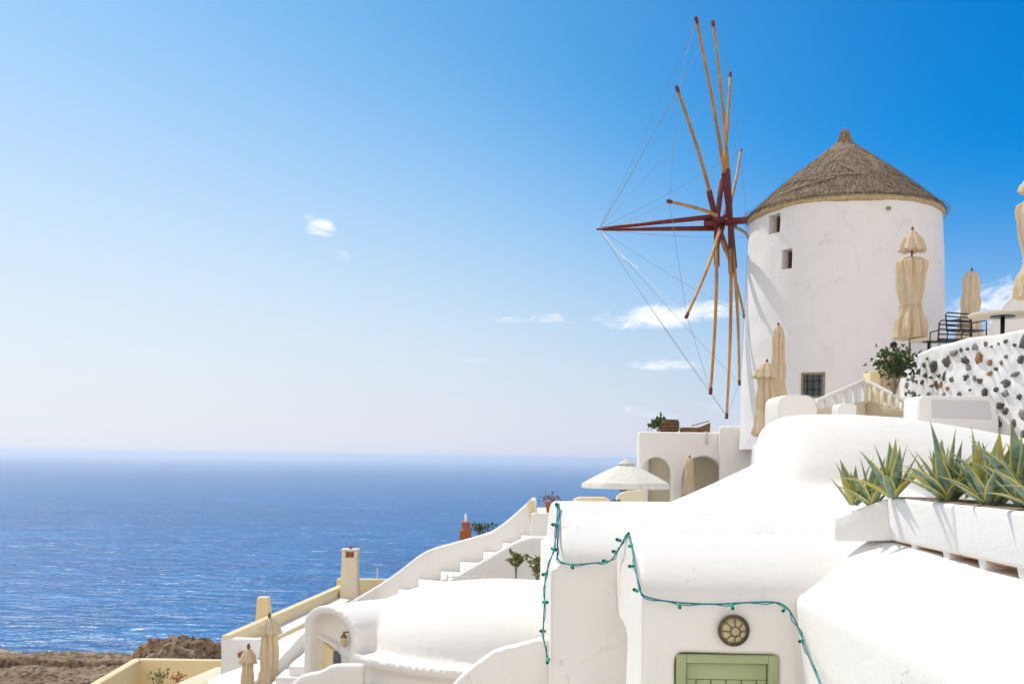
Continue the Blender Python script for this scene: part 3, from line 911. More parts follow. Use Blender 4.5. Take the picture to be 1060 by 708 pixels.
# ================================================================== STRING LIGHTS
def curve_pts(pts, n=6):
    out = []
    for i in range(len(pts)-1):
        p0, p1, p2, p3 = pts[max(i-1, 0)], pts[i], pts[i+1], pts[min(i+2, len(pts)-1)]
        for k in range(n):
            t_ = k/n
            out.append(.5*((2*p1) + (p2-p0)*t_ + (2*p0-5*p1+4*p2-p3)*t_*t_ + (3*p1-p0-3*p2+p3)*t_**3))
    out.append(pts[-1]); return out
def string(label, path, bulbs, r=.0085):
    pts = [P(*q) for q in path]
    t = thing('string_light', label, 'string lights', pts[0], 'green string lights')
    b = MB(); b.tube(curve_pts(pts), r, 6); obj('cable', b, ['cable'], t, smooth=True)
    b = MB(); sh = [p + Vector((.02*math.sin(i*1.3), .0, -.012 + .012*math.cos(i*1.7))) for i, p in enumerate(curve_pts(pts, 3))]
    b.tube(sh, r*.55, 5); obj('twin_wire', b, ['cable'], t, smooth=True)
    rr = random.Random(3)
    for (px, py, Y, hx, hy) in bulbs:
        p = P(px, py, Y); d = Vector((hx, -.35, hy)).normalized(); k = Y/12.5
        b = MB(); b.tube([p - d*.028*k, p + d*.012*k, p + d*.030*k], [.019*k, .022*k, .026*k], 8)
        so = obj('socket', b, ['bulb'], t, smooth=True)
        b = MB(); b.lump(p + d*.036*k, (.018*k,)*3, 2, 0); obj('bulb', b, ['dark'], so, smooth=True)
string('green string light trailing down the left edge of the blank house front',
       [(577, 522, 13.9), (576, 545, 12.90), (573.5, 567, 12.38), (568, 585, 12.33), (564.5, 600, 12.33), (563.5, 625, 12.33), (562.5, 655, 12.33), (565, 672, 12.33), (568, 684, 12.33)],
       [(574.5, 543, 12.92, -.8, .1), (572.5, 568, 12.33, .7, -.2), (564.6, 594, 12.3, -.8, -.1), (563.7, 623, 12.3, .9, 0), (562.5, 653, 12.3, -.9, .1), (567.5, 683, 12.3, -.3, -.8)])
string('long green string light looped along the roof edge over the door',
       [(578.5, 521, 13.85), (578, 545, 12.90), (577, 570, 12.40), (578.5, 580, 12.32), (592, 584, 12.30), (615, 582.5, 12.30), (630, 581, 12.25), (637, 574, 12.0), (644, 562, 11.5), (650, 552, 11.15),
        (653.5, 563, 10.85), (658, 588, 10.25), (663, 612, 9.93), (674, 619, 9.92), (703, 623.5, 9.92), (740, 625, 9.92), (772, 623.5, 9.92), (800, 623, 9.92), (813, 627.5, 9.88), (822, 640, 9.8), (830, 659, 9.62), (838, 681, 9.36), (851, 712, 8.95)],
       [(577, 524, 13.75, -.3, .6), (591.6, 585, 12.26, .4, -.8), (627, 581, 12.2, -.8, .3), (637, 571, 12.0, -.8, .2), (641, 559, 11.5, -.9, .3), (649, 554, 11.1, .4, .5), (652.7, 565, 10.8, .7, .1), (654, 586, 10.3, -.9, .1),
        (658.5, 611, 9.9, -.8, .4), (703, 626, 9.88, .2, -.8), (757.5, 627, 9.88, .3, -.8), (812, 630, 9.84, -.5, -.6), (830, 663, 9.58, -.8, -.1)], r=.0095)

# ================================================================== PARASOLS
def folded_parasol(px, py_top, py_bot, Y, wpx, label, kind='vent', ground=None, seed=1, tie=.62):
    top = P(px, py_top, Y); bot = P(px, py_bot, Y); H = top.z - bot.z; w = wpx/2/F_PX*Y
    base = Vector((top.x, Y, ground if ground is not None else bot.z - .5))
    rn = random.Random(seed)
    t = thing('parasol', label, 'parasol', base, 'folded cream parasols')
    LOCAL.add(t.name)
    t.rotation_euler = (rn.uniform(-.015, .015), rn.uniform(-.02, .02), 0)
    def loc(z): return Vector((0, 0, z - base.z))
    def fold(a, z):
        w1 = a + .10*math.sin(z*2.1 + seed) + .06*noise.noise(Vector((a*1.5, z*2.5, seed)))
        pleat = abs(math.sin(4*w1 + seed))**.7
        return .72 + .34*pleat + .07*math.sin(17*w1 + seed*2 + z*3) + .10*noise.noise(Vector((math.cos(a)*1.8, math.sin(a)*1.8 + seed, z*3.2)))
    zT = top.z - base.z; zB = bot.z - base.z
    b = MB(); b.tube([Vector((0, 0, 0)), Vector((0, 0, zT+.03))], .024, 8)
    pole = link('pole', b.mesh('pole', True), 'brown_wood', t)
    b = MB(); b.lathe([(.02, zT), (.035, zT+.03), (.02, zT+.07), (.008, zT+.09)], (0, 0, 0), 12); link('finial', b.mesh('finial', True), 'brown_wood', t)
    z = lambda q: zT - H*q
    if kind == 'vent':
        prof = [(w*.10, z(.06)), (w*.45, z(.10)), (w*.62, z(.18)), (w*.92, z(.26)), (w*.95, z(.34)), (w*.86, z(.44)), (w*.80, z(.54)), (w*.62, z(tie)), (w*.66, z(tie+.04)), (w*.88, z(tie+.14)), (w*1.0, z(.93)), (w*1.02, z(1.0)), (w*.6, z(1.0))]
        if True:
            cap = [(w*.06, z(-.0)), (w*.30, z(.03)), (w*.62, z(.09)), (w*.82, z(.16)), (w*.88, z(.19)), (w*.65, z(.195))]
        prof = [(w*.16, z(.245)), (w*.62, z(.262)), (w*.92, z(.30))] + [(r_, zz_) for r_, zz_ in prof if zz_ < z(.31)]
    else:
        prof = [(w*.35, z(.07)), (w*.62, z(.12)), (w*.60, z(.3)), (w*.72, z(.45)), (w*.66, z(tie)), (w*.80, z(.75)), (w*1.0, z(.97)), (w*.8, z(1.0)), (w*.3, z(1.0))]
        cap = [(w*.10, z(0)), (w*.45, z(.03)), (w*.80, z(.12)), (w*1.0, z(.21)), (w*.6, z(.215))]
        if kind == 'plain': cap = [(w*.12, z(0)), (w*.35, z(.02)), (w*.52, z(.06)), (w*.5, z(.10))]
    # denser rings for cloth folds
    def dense(p, n=4):
        o_ = []
        for (r0, z0), (r1, z1) in zip(p, p[1:]):
            for k in range(n):
                s_ = k/n; s2 = s_*s_*(3-2*s_); o_.append((r0+(r1-r0)*s2, z0+(z1-z0)*s_))
        return o_ + [p[-1]]
    b = MB(); b.lathe(dense(prof, 6), (0, 0, 0), 120, fold); cn = link('canopy', b.mesh('canopy', True), 'canvas', t)
    scal = lambda a, z_: .80 + .26*abs(math.sin(4*a+seed))**.8 + .04*math.sin(19*a) + .06*noise.noise(Vector((math.cos(a)*2, math.sin(a)*2, z_*5+seed)))
    b = MB(); b.lathe(dense(cap), (0, 0, 0), 72, scal); 
    for v in b.bm.verts:
        if v.co.z < z(.13): v.co.z += .02*math.cos(8*math.atan2(v.co.y, v.co.x)+seed)
    link('vent_cap', b.mesh('vent_cap', True), 'canvas', cn)
    b = MB(); zt_ = z(tie); b.lathe([(w*.60, zt_-.015), (w*.66, zt_-.015), (w*.66, zt_+.015), (w*.60, zt_+.015)], (0, 0, 0), 48, fold); link('tie_strap', b.mesh('tie_strap', True), 'canvas', cn)
    return t
folded_parasol(943, 238, 351, 23.8, 32, 'folded cream parasol with puffed double crown before the mill tower', 'vent', 1.98, 1, .70)
folded_parasol(1003, 281, 352, 27.0, 26, 'folded cream parasol behind the two black slatted chairs', 'plain', 1.98, 2)
folded_parasol(1077, 172, 308, 20.2, 44, 'tall folded parasol cut off by the right edge of the frame', 'vent', 1.98, 3, .72)
folded_parasol(808, 337, 436, 27.2, 20, 'slim folded parasol standing taller just right of its twin at the mill foot', 'plain', .45, 4)
folded_parasol(793, 375, 452, 25.2, 27, 'shorter folded parasol with scalloped cap left of its twin at the mill foot', 'cap', .45, 5)
folded_parasol(713, 474, 512, 31.4, 13, 'folded parasol standing between the two arches under the mill terrace', 'plain', -1.72, 6)
folded_parasol(281, 639, 716, 17.5, 25, 'folded cream parasol with scalloped cap, taller of the two lower left', 'cap', -5.4, 7, .70)
folded_parasol(253.5, 671, 740, 17.5, 18, 'small folded parasol at lower left beside the taller one', 'cap', -6.3, 8)

def open_parasol():
    c = P(648, 500, 30.5); ap = P(649, 479, 30.5)
    zr, za = c.z, ap.z; rad = 47.5/F_PX*30.5; base = Vector((c.x, 30.5, -1.72))
    t = thing('parasol', 'open cream parasol shading the terrace in front of the arches', 'parasol', base); LOCAL.add(t.name)
    H = za - base.z; h = zr - base.z
    b = MB(); b.tube([(0, 0, 0), (0, 0, H+.1)], .03, 8); link('pole', b.mesh('pole', True), 'brown_wood', t)
    b = MB(); n = 8; sub = 10
    rings = []
    for j in range(13):
        q = j/12
        ringv = []
        for k in range(n*sub):
            a = 2*math.pi*k/(n*sub) + .2
            ph = (k % sub)/sub; m_ = 1 - .075*math.sin(math.pi*ph)*1.0
            rr = rad*(.10 + .90*q)*m_
            z = H - .02 - (H-h)*(q**.92)*1.0 - .05*math.sin(math.pi*ph)*q*(-.3) - .04*math.sin(math.pi*q)*-1
            ringv.append(b.bm.verts.new((rr*math.cos(a), rr*math.sin(a), z)))
        rings.append(ringv)
    rings.append([b.bm.verts.new((v.co.x*1.002, v.co.y*1.002, v.co.z - .13 - .02*math.sin(k*math.pi/sub*1.0)**2)) for k, v in enumerate(rings[-1])])
    for a, c_ in zip(rings, rings[1:]):
        for k in range(n*sub): b._f([a[k], a[(k+1) % (n*sub)], c_[(k+1) % (n*sub)], c_[k]])
    cn = link('canopy', b.mesh('canopy', True), 'canvas_pale', t)
    b = MB(); b.lathe([(rad*.20, H-.06), (rad*.14, H+.0), (rad*.05, H+.08), (.02, H+.13)], (0, 0, 0), 32, lambda a, z: 1+.06*math.cos(8*a)); link('vent_cap', b.mesh('vent_cap', True), 'canvas_pale', cn)
    for k in range(8):
        a = 2*math.pi*k/8 + .2; e = Vector((math.cos(a), math.sin(a), 0))
        b = MB(); b.tube([e*.04 + Vector((0, 0, H-.06)), e*rad*.97 + Vector((0, 0, h-.03))], .014, 5); link('rib', b.mesh('rib'), 'brown_wood', t)
        b = MB(); b.tube([e*.04 + Vector((0, 0, h-.35)), e*rad*.45 + Vector((0, 0, h+(H-h)*.50-.03))], .018, 5); link('strut', b.mesh('strut'), 'brown_wood', t)
    b = MB(); b.lathe([(.06, h-.42), (.06, h-.32)], (0, 0, 0), 12); link('runner', b.mesh('runner'), 'brown_wood', t)
open_parasol()

# ================================================================== BUILDING UNDER THE MILL TERRACE (arches)
hE = thing('arcade', 'white building with two open arches beneath the mill terrace', 'building', (5, 33, -1.72))
YA = 32.0; zf = -1.72
def XP(px): return PX(px, YA, 480)
def ZP(py, px=700): return P(px, py, YA).z
def arch_outline(x0, x1, top, n=12, flat_right=False):
    r = (x1-x0)/2; c = (x0+x1)/2; sp = top - min(r, .75)
    pts = [(x0, zf-.3), (x0, sp)]
    for k in range(1, n):
        a = math.pi*(1-k/n); pts.append((c + r*math.cos(a), sp + (top-sp)*math.sin(a)))
    return pts + [(x1, sp), (x1, zf-.3)]
xl, xr = XP(661), XP(742)
zt_ = ZP(447)
a1 = arch_outline(XP(664.5), XP(696), ZP(473.5)); a2 = arch_outline(XP(707), XP(750), ZP(472))
poly = [(xl, zt_), (xl, zf-.3)] + a1 + a2 + [(XP(790), zf-.3), (XP(790), zt_)]
wb = MB(); wb.prism([(x, YA, z) for x, z in poly], (0, .5, 0))
me = soft(wb, .05, 2, .008)
link('wall', me, 'white', hE)
b = MB(); b.prism([(xl+.03, YA+.45, zt_-.35), (XP(790), YA+.45, zt_-.35), (XP(790)+.5, YA+4.5, zt_-.35), (xl+.66, YA+4.5, zt_-.35)], (0, 0, .33)); obj('roof', b, ['white'], hE, bevel=.04)
b = MB(); b.box(xl+.30, XP(795), YA+1.6, YA+1.8, zf-.3, zt_-.36); obj('inner_wall', b, ['pale_cream'], hE)  # white wall tinted cream, warm bounce light put into its colour
b = MB(); b.box(xl+.24, xl+.50, YA+1.3, YA+1.58, zf-.3, zt_-.36); obj('corner_pier', b, ['white'], hE, bevel=.03)
# plain wall stepping forward on the right, one height up
hF = MB(); q0 = XP(741.5); zq = P(765, 441, 31.6).z; hF.prism([(q0, 31.6, -3), (q0+3.0, 31.3, -3), (q0+3.6, 34, -3), (q0+.5, 34, -3)], (0, 0, zq+3))
tag(link('retaining_wall', soft(hF, .07, 4, .015), 'white'), 'plain pale grey retaining wall right of the arches, below the mill', 'wall')
# objects on the arcade roof
zr = zt_-.02; c = P(692.5, 446, 33)
vz = thing('wicker_basket', 'dark woven wicker basket standing on the arcade roof', 'basket', (c.x, 33, zr)); LOCAL.add(vz.name)
hb = 14.0/F_PX*33; wb_ = 10.2/F_PX*33
b = MB(); b.lathe([(wb_*.75, 0), (wb_*.98, hb*.25), (wb_*1.02, hb*.5), (wb_*1.0, hb*.8), (wb_*.9, hb), (wb_*.8, hb*1.0), (wb_*.78, hb*.85)], (0, 0, 0), 40, lambda a, z: 1+.02*math.sin(24*a)*math.copysign(1, math.sin(z*60)))
link('basket_body', b.mesh('basket_body', True), 'wicker', vz)
for zz in (.25, .5, .78):
    b = MB(); b.lathe([(wb_*.98, hb*zz-.015), (wb_*1.05, hb*zz-.015), (wb_*1.05, hb*zz+.015), (wb_*.98, hb*zz+.015)], (0, 0, 0), 32); link('basket_hoop', b.mesh('basket_hoop', True), 'brown_wood', vz)
bt = thing('wooden_boat', 'small upturned-prow wooden boat lying on the arcade roof', 'boat', P(720, 446, 33.2))
x0, x1 = PX(704, 33.2, 440), PX(735, 33.2, 440); L = x1-x0
b = MB(); rows = []
for i in range(13):
    q = i/12; w = .19*math.sin(math.pi*min(1, .12+q*.86))**.6; top_ = .20 + .20*max(0, q-.55)**1.4*2.6
    x = x0 + L*q; yy = 33.2; z = zr + .01 + .12*max(0, q-.7)
    rows.append([Vector((x, yy-w, zr+top_)), Vector((x, yy-w*.8, z+.05)), Vector((x, yy, z)), Vector((x, yy+w*.8, z+.05)), Vector((x, yy+w, zr+top_)), Vector((x, yy+w*.85, zr+top_-.01)), Vector((x, yy, z+.05)), Vector((x, yy-w*.85, zr+top_-.01))])
V = [[b.bm.verts.new(p) for p in r] for r in rows]
for a_, c_ in zip(V, V[1:]):
    for k in range(8): b._f([a_[k], a_[(k+1) % 8], c_[(k+1) % 8], c_[k]])
b._f(V[0]); b._f(V[-1][::-1]); obj('hull', b, ['brown_wood'], bt, smooth=True)
b = MB()
for q in (.35, .6): b.box(x0+L*q-.05, x0+L*q+.05, 33.06, 33.34, zr+.17, zr+.195)
b.tube([(x0+.35*L, 33.0, zr+.25), (x0+.95*L, 33.15, zr+.42)], .02, 6); obj('thwart', b, ['grey_wood'], bt)

def leafy(name, label, cat, base, h, rad, n, seed, mat='leaf', ls=.07, stems=6, group=None, up=.5):
    rn = random.Random(seed); t = thing(name, label, cat, base, group); LOCAL.add(t.name)
    b = MB(); ends = []
    for i in range(stems):
        a = rn.uniform(0, 6.28); r_ = rad*rn.uniform(.2, .9); e = Vector((r_*math.cos(a), r_*math.sin(a), h*rn.uniform(.55, 1)))
        m_ = e*.5 + Vector((0, 0, h*.12)); b.tube([Vector((0, 0, 0)), m_, e], [.012, .009, .004], 5); ends.append((m_, e))
    link('stem', b.mesh('stem'), 'grey_wood', t)
    b = MB()
    for i in range(n):
        m_, e = rn.choice(ends); q = rn.random()**.6
        p = m_.lerp(e, q) + Vector((rn.gauss(0, 1), rn.gauss(0, 1), rn.gauss(0, .8)))*rad*.22
        if p.z < 0: p.z = rn.uniform(0, h*.4)
        d = Vector((rn.gauss(0, 1), rn.gauss(0, 1), rn.gauss(up, .7))).normalized(); s = d.orthogonal().normalized()
        s = Matrix.Rotation(rn.uniform(0, 6.28), 3, d) @ s; L_ = ls*rn.uniform(.6, 1.3); w_ = L_*.28; nn = s.cross(d)
        v = [b.bm.verts.new(x) for x in (p, p + d*L_*.5 - s*w_ + nn*.1*L_, p + d*L_, p + d*L_*.5 + s*w_ + nn*.1*L_)]
        b.bm.faces.new(v)
    link('foliage', b.mesh('foliage', False, recalc=False), mat, t)
    return t
leafy('potted_plant', 'small spiky green plant beside the wicker basket on the arcade roof', 'plant', (PX(681, 33, 440), 33.0, zr), .42, .22, 90, 3, 'leaf', .22, 6, up=1.2)
b = MB()
for px_, h_ in ((671, .30), (674.5, .48)): b.tube([(PX(px_, 33.1, 440), 33.1, zr), (PX(px_, 33.1, 440), 33.1, zr+h_)], .012, 5)
tag(obj('roof_rods', b, ['wire']), 'two thin bare metal rods standing at the left corner of the arcade roof', 'rods')
b = MB(); x = PX(731, 31.98, 450); b.tube([(x, 31.97, ZP(446)), (x+.02, 31.97, ZP(452)), (x+.02, 31.96, ZP(459))], [.035, .04, .03], 7); tag(obj('rain_spout', b, ['lilac_white'], smooth=True), 'short grey rain spout hanging on the arcade front', 'spout')
# low walls and bench on the lower terrace
b = MB(); pts = [P(x, y, 29.0) for x, y in [(637, 522), (638, 514), (644, 509.5), (652, 507.5), (668, 507)]]
b.prism(pts + [Vector((pts[-1].x, 29, -2.2)), Vector((pts[0].x, 29, -2.2))], (0, .3, 0)); tag(link('terrace_wall', soft(b, .04, 3, .006), 'pale_cream'), 'low curved cream wall right behind the open parasol pole', 'wall')
b = MB(); pts = [P(x, y, 27.5) for x, y in [(594, 526), (595, 517), (601, 514.7), (628, 515), (632, 517), (632, 526)]]
b.prism(pts, (0, .6, 0)); tag(link('bench', soft(b, .03, 3, .004), 'cream'), 'low cream masonry bench left of the open parasol', 'bench')
leafy('potted_plant', 'small green plant tucked between bench and parasol on the terrace', 'plant', (PX(634, 28.4, 515), 28.4, -1.65), .45, .2, 70, 5, 'leaf', .14, 5)

# ================================================================== TERRACE AT THE MILL FOOT
def lowwall(name, label, px_pts, Y, dep, mat, cat='wall', zlow=-.6, vox=.05, it=4):
    b = MB(); pts = [P(x, y, Y) for x, y in px_pts]
    b.prism(pts + [Vector((pts[-1].x, Y, zlow)), Vector((pts[0].x, Y, zlow))], (0, dep, 0))
    return tag(link(name, soft(b, vox, it, .01), mat), label, cat)
lowwall('garden_wall', 'stubby white wall end with rounded top below the barred mill window', [(805, 432), (806, 414), (810, 409), (822, 408.5), (838, 409), (846, 414), (847, 432)], 21.5, 1.2, 'white')
lowwall('garden_wall', 'grey-fronted white box wall at the foot of the stone wall', [(950, 440), (951, 411.5), (956, 409), (1026, 410), (1031, 415), (1036, 438)], 19.6, .8, 'white_old', zlow=.0, it=2)
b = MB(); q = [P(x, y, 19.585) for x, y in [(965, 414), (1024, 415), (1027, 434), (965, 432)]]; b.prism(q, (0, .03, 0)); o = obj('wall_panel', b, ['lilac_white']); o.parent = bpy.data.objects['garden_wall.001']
lowwall('garden_wall', 'square pale block in front of the picket balustrade', [(868, 432), (868, 419), (871, 417.5), (885, 417.5), (888, 419), (888, 432)], 21.0, .5, 'white_old', it=2)

def balustrade(label, pa, pb, Y0, Y1, low0, low1, n, mat, fill):
    a = P(pa[0], pa[1], Y0); c = P(pb[0], pb[1], Y1)
    t = thing('balustrade', label, 'balustrade', (a.x, a.y, .45))
    al = P(pa[0], low0, Y0).z; cl = P(pb[0], low1, Y1).z
    d = (c-a); th = Vector((0, .18, 0)); up = Vector((0, 0, .09))
    b = MB(); b.prism([a, c, c-up, a-up], th); obj('rail', b, ['white'], t, bevel=.02)
    b = MB(); h0 = .42
    for i in range(1):
        lo_a = Vector((a.x, a.y, al)); lo_c = Vector((c.x, c.y, cl))
        b.prism([lo_a, lo_c, lo_c.lerp(c, h0), lo_a.lerp(a, h0)], th*.9)
    obj('kerb', b, [fill], t, bevel=.015)
    for i in range(n+1):
        q = i/n; tp = a.lerp(c, q) - up*.9; bt_ = Vector((tp.x, tp.y, al+(cl-al)*q)); bt_ = bt_.lerp(tp, h0*.9)
        w = d.normalized()*.045; w.z = 0
        b = MB(); b.hexa([bt_-w, bt_+w, bt_+w+th*.8, bt_-w+th*.8], [tp-w, tp+w, tp+w+th*.8, tp-w+th*.8]); obj('picket', b, [mat], t, bevel=.01)
balustrade('pale picket balustrade climbing right toward the stair top', (846, 413), (896, 392), 22.0, 22.6, 431, 431, 5, 'white', 'pale_cream')
balustrade('beige picket balustrade descending right beside the leafy shrub', (898, 392), (946, 417), 22.6, 21.4, 431, 431, 6, 'pale_cream', 'beige')
b = MB(); pts = [P(x, y, 24.2) for x, y in [(912, 416), (912, 378), (916, 369), (922, 364), (930, 363), (938, 368), (943, 380), (943, 416)]]
b.prism(pts, (0, .5, 0)); tag(link('gate_pier', soft(b, .04, 3, .006), 'beige'), 'round-topped beige pier behind the shrub, below the black globe lamp', 'pier')
b = MB(); pts = [P(x, y, 23.9) for x, y in [(901, 416), (901, 384), (911, 384), (911, 416)]]; b.prism(pts, (0, .5, 0)); tag(obj('gate_pier', b, ['cream'], bevel=.03), 'square yellow-cream pier left of the leafy shrub', 'pier')
c = P(925, 357, 24.45)
gl = thing('globe_lamp', 'small dark globe lamp on top of the round beige pier', 'lamp', c)
b = MB(); b.lump(c, (.085, .085, .085), 3, 0); obj('globe', b, ['black_metal'], gl, smooth=True)
b = MB(); b.tube([c - Vector((0, 0, .2)), c - Vector((0, 0, .07))], .03, 8); obj('lamp_stem', b, ['black_metal'], gl)
leafy('shrub', 'bushy dark green shrub growing between balustrade and stone wall', 'shrub', P(926, 410, 21.9), 1.0, .48, 420, 8, 'leaf', .14, 14)

# rubble stone wall, curved round the upper terrace
sw = thing('stone_wall', 'curved whitewashed rubble wall with dark stones showing, under the cafe terrace', 'wall', P(1000, 430, 20.5))
ctl = [(938, 376, 23.2), (952, 366, 22.2), (975, 356.5, 21.3), (1000, 351, 20.6), (1030, 346, 19.9), (1062, 340.5, 19.2), (1110, 333, 18.4), (1180, 326, 17.6)]
cp = curve_pts([P(*q) for q in ctl], 5)
b = MB()
for a_, c_ in zip(cp, cp[1:]):
    back = Vector((.1, .45, 0))
    ba = Vector((a_.x, a_.y, -.5)); bc = Vector((c_.x, c_.y, -.5))
    b.hexa([ba - Vector((.0, .12, 0)), bc - Vector((0, .12, 0)), bc+back, ba+back], [a_, c_ + Vector((.01, 0, 0)), c_+back, a_+back])
me = soft(b, .045, 5, .035, 2.2)
wl = link('wall_face', me, 'white_old', sw)
st = MB(); rn = random.Random(12)
placed = []
tries = 0
while len(placed) < 165 and tries < 9000:
    tries += 1
    i = rn.randrange(len(cp)-1); a_, c_ = cp[i], cp[i+1]; q = rn.random(); p = a_.lerp(c_, q)
    zt2 = p.z - .16; zz = rn.uniform(.35, zt2); s = rn.choice([.03, .035, .045, .05, .06, .065, .075, .085, .12]) if rn.random() < .93 else .17
    y = p.y - .12*(p.z-zz)/(p.z+.5)
    c3 = Vector((p.x, y, zz))
    if any((c3-o_).length < (s+r_)*1.15 + .03 for o_, r_ in placed): continue
    placed.append((c3, s))
    st.mi = rn.choice([0, 0, 0, 2, 2, 1]) if s > .04 else 0
    tdir = (c_-a_).normalized(); ang = math.atan2(tdir.y, tdir.x)
    st.lump(c3, (s*rn.uniform(.7, 1.35), .05, s*rn.uniform(.75, 1.25)), 2, .9, Matrix.Rotation(ang, 3, 'Z') @ Matrix.Rotation(rn.uniform(-.5, .5), 3, 'Y'), tries)
o = obj('stones', st, ['stone', 'stone_brown', 'stone_grey'], sw, smooth=True)
# cafe terrace floor
fl = MB(); pts = [(p.x+.1, p.y+.4) for p in cp]
fl.prism([(x, y, -1) for x, y in pts] + [(22, 17.4, -1), (22, 32, -1), (cp[0].x+.6, 31, -1)], (0, 0, 2.98))
struct(obj('cafe_terrace', fl, ['white_old']))

def cafe_chair(px, py, Y, wpx, hpx, rz, label):
    c = P(px, py, Y); w = wpx/F_PX*Y/2; zf_ = 1.98; seat = c.z - .34
    t = thing('cafe_chair', label, 'chair', (c.x, c.y, zf_), 'black slatted cafe chairs', rz); LOCAL.add(t.name)
    s = seat - zf_; tp = s + .42
    def mk(nm, b): return link(nm, b.mesh(nm, True), 'black_metal', t)
    b = MB()
    bk = [(-w, .22, s), (-w, .27, tp-.05), (-w+.05, .28, tp), (w-.05, .28, tp), (w, .27, tp-.05), (w, .22, s)]
    b.tube([Vector(p) for p in bk], .016, 6); br = mk('backrest', b)
    for k in range(4):
        b = MB(); z = tp - .005 - .105*(k+.75) ; b.obox((0, .255, z), (w, 0, 0), (0, .008, 0), (0, 0, .014)); link('slat', b.mesh('slat'), 'black_metal', br)
    b = MB()
    for k in range(5): b.obox((0, .2-.1*k, s), (w, 0, 0), (0, .03, 0), (0, 0, .008))
    mk('seat', b)
    for sx in (-1, 1):
        for sy in (-.22, .22):
            b = MB(); b.tube([Vector((sx*w*.95, sy, s)), Vector((sx*w*1.05, sy*1.15, 0))], .014, 6); mk('leg', b)
        b = MB(); b.tube([Vector((sx*w, .25, s+.22)), Vector((sx*w, -.2, s+.22)), Vector((sx*w, -.22, s))], .014, 6); mk('armrest', b)
cafe_chair(983.5, 337.5, 22.2, 33, 25, math.pi, 'lower black slatted chair at the left end of the cafe terrace')
cafe_chair(1001, 326.5, 22.6, 32, 25, .3, 'black slatted chair standing close to the round table')
# round tables
def table(px, py, Y, rpx, label):
    c = P(px, py, Y); zf_ = 1.98; r = rpx/F_PX*Y; h = c.z - zf_
    t = thing('cafe_table', label, 'table', (c.x, c.y, zf_), 'round cream cafe tables'); LOCAL.add(t.name)
    b = MB(); b.lathe([(r*.98, h-.045), (r, h-.03), (r, h-.008), (r*.985, h)], (0, 0, 0), 64); link('tabletop', b.mesh('tabletop', False), 'pale_cream', t)
    b = MB(); b.lathe([(r*.36, h-.065), (r*.36, h-.0462)], (0, 0, 0), 32); link('mount', b.mesh('mount'), 'black_metal', t)
    b = MB(); b.tube([Vector((0, 0, .02)), Vector((0, 0, h-.065))], .042, 10); link('pedestal', b.mesh('pedestal', True), 'black_metal', t)
    b = MB(); b.lathe([(.24, 0), (.24, .02), (.05, .035)], (0, 0, 0), 24); link('foot', b.mesh('foot'), 'black_metal', t)
table(1038, 325, 20.6, 33, 'round cream pedestal table on the cafe terrace near the frame edge')
table(962, 351.5, 23.6, 19, 'low round cream table beside the puffed parasol')
# white gable beyond the terrace
b = MB(); pts = [P(x, y, 31) for x, y in [(1012, 352), (1030, 326), (1046, 306), (1068, 286), (1120, 250), (1190, 250), (1190, 380), (1012, 380)]]
b.prism(pts, (2.4, 4, 0)); tag(link('white_house', soft(b, .08, 3, .02), 'white'), 'white house with sloping roofline behind the round cafe table', 'house')

# ================================================================== STAIRCASE ON THE LEFT
sc_t = thing('staircase', 'white outdoor staircase with thick wavy parapets rising to the right', 'staircase', P(480, 620, 23.2))
def wallpx(px_pts, Y0, Y1, dep, zlow, nm, mat='white', vox=.05, parent=None, it=4):
    n = len(px_pts); b = MB(); top_ = curve_pts([P(x, y, Y0 + (Y1-Y0)*i/(n-1)) for i, (x, y) in enumerate(px_pts)], 4)
    for a_, c_ in zip(top_, top_[1:]):
        dv = Vector((0, dep, 0)); ov = (c_-a_).normalized()*.01
        c2 = c_ + ov
        b.hexa([(a_.x, a_.y, zlow), (c2.x, c2.y, zlow), (c2.x, c2.y+dep, zlow), (a_.x, a_.y+dep, zlow)], [a_, c2, c2+dv, a_+dv])
    return link(nm, soft(b, vox, it, .01), mat, parent)
wallpx([(345, 634), (357, 626), (378, 614), (399, 601), (416, 588.5), (440, 571), (469, 562), (499, 553.5), (513, 547.5), (530, 534.5), (546, 520), (552, 514.5), (556, 516)], 25.4, 23.2, .26, -5.5, 'outer_parapet', parent=sc_t)
wallpx([(422, 630), (440, 617), (458, 604.5), (480, 591.5), (503, 578.5), (525, 565.5), (540, 558), (552, 555.5), (575, 555)], 22.85, 21.8, .26, -5.5, 'inner_parapet', parent=sc_t)
b = MB(); far = [(393, 619), (415, 606), (435.5, 596), (458, 588), (478, 579), (502, 569), (522, 560), (541, 552), (560, 545)]
for i in range(len(far)-1):
    q = i/(len(far)-1); yf_ = 25.25 - 1.85*q; yn_ = 23.16 - 1.0*q
    p0 = P(far[i][0], far[i][1], yf_); p1 = P(far[i+1][0], far[i+1][1], yf_); z = p0.z - .03
    xs = .42
    b.hexa([(p0.x, yf_, -5.5), (p0.x+xs-.25, yn_, -5.5), (p1.x+xs+.1, yn_, -5.5), (p1.x+.3, yf_, -5.5)], [(p0.x-.05, yf_, z), (p0.x+xs-.30, yn_, z), (p1.x+xs+.1, yn_, z), (p1.x+.3, yf_, z)])
obj('step', b, ['white'], sc_t, bevel=.02)
b = MB(); c0, c1 = P(549, 521, 22.7), P(572, 521, 22.7); b.box(c0.x+.02, c1.x+.3, 22.4, 22.9, -5, P(560, 530, 22.7).z)
tag(link('garden_wall', soft(b, .04, 3, .008), 'white'), 'small square white wall at the top of the left staircase', 'wall')
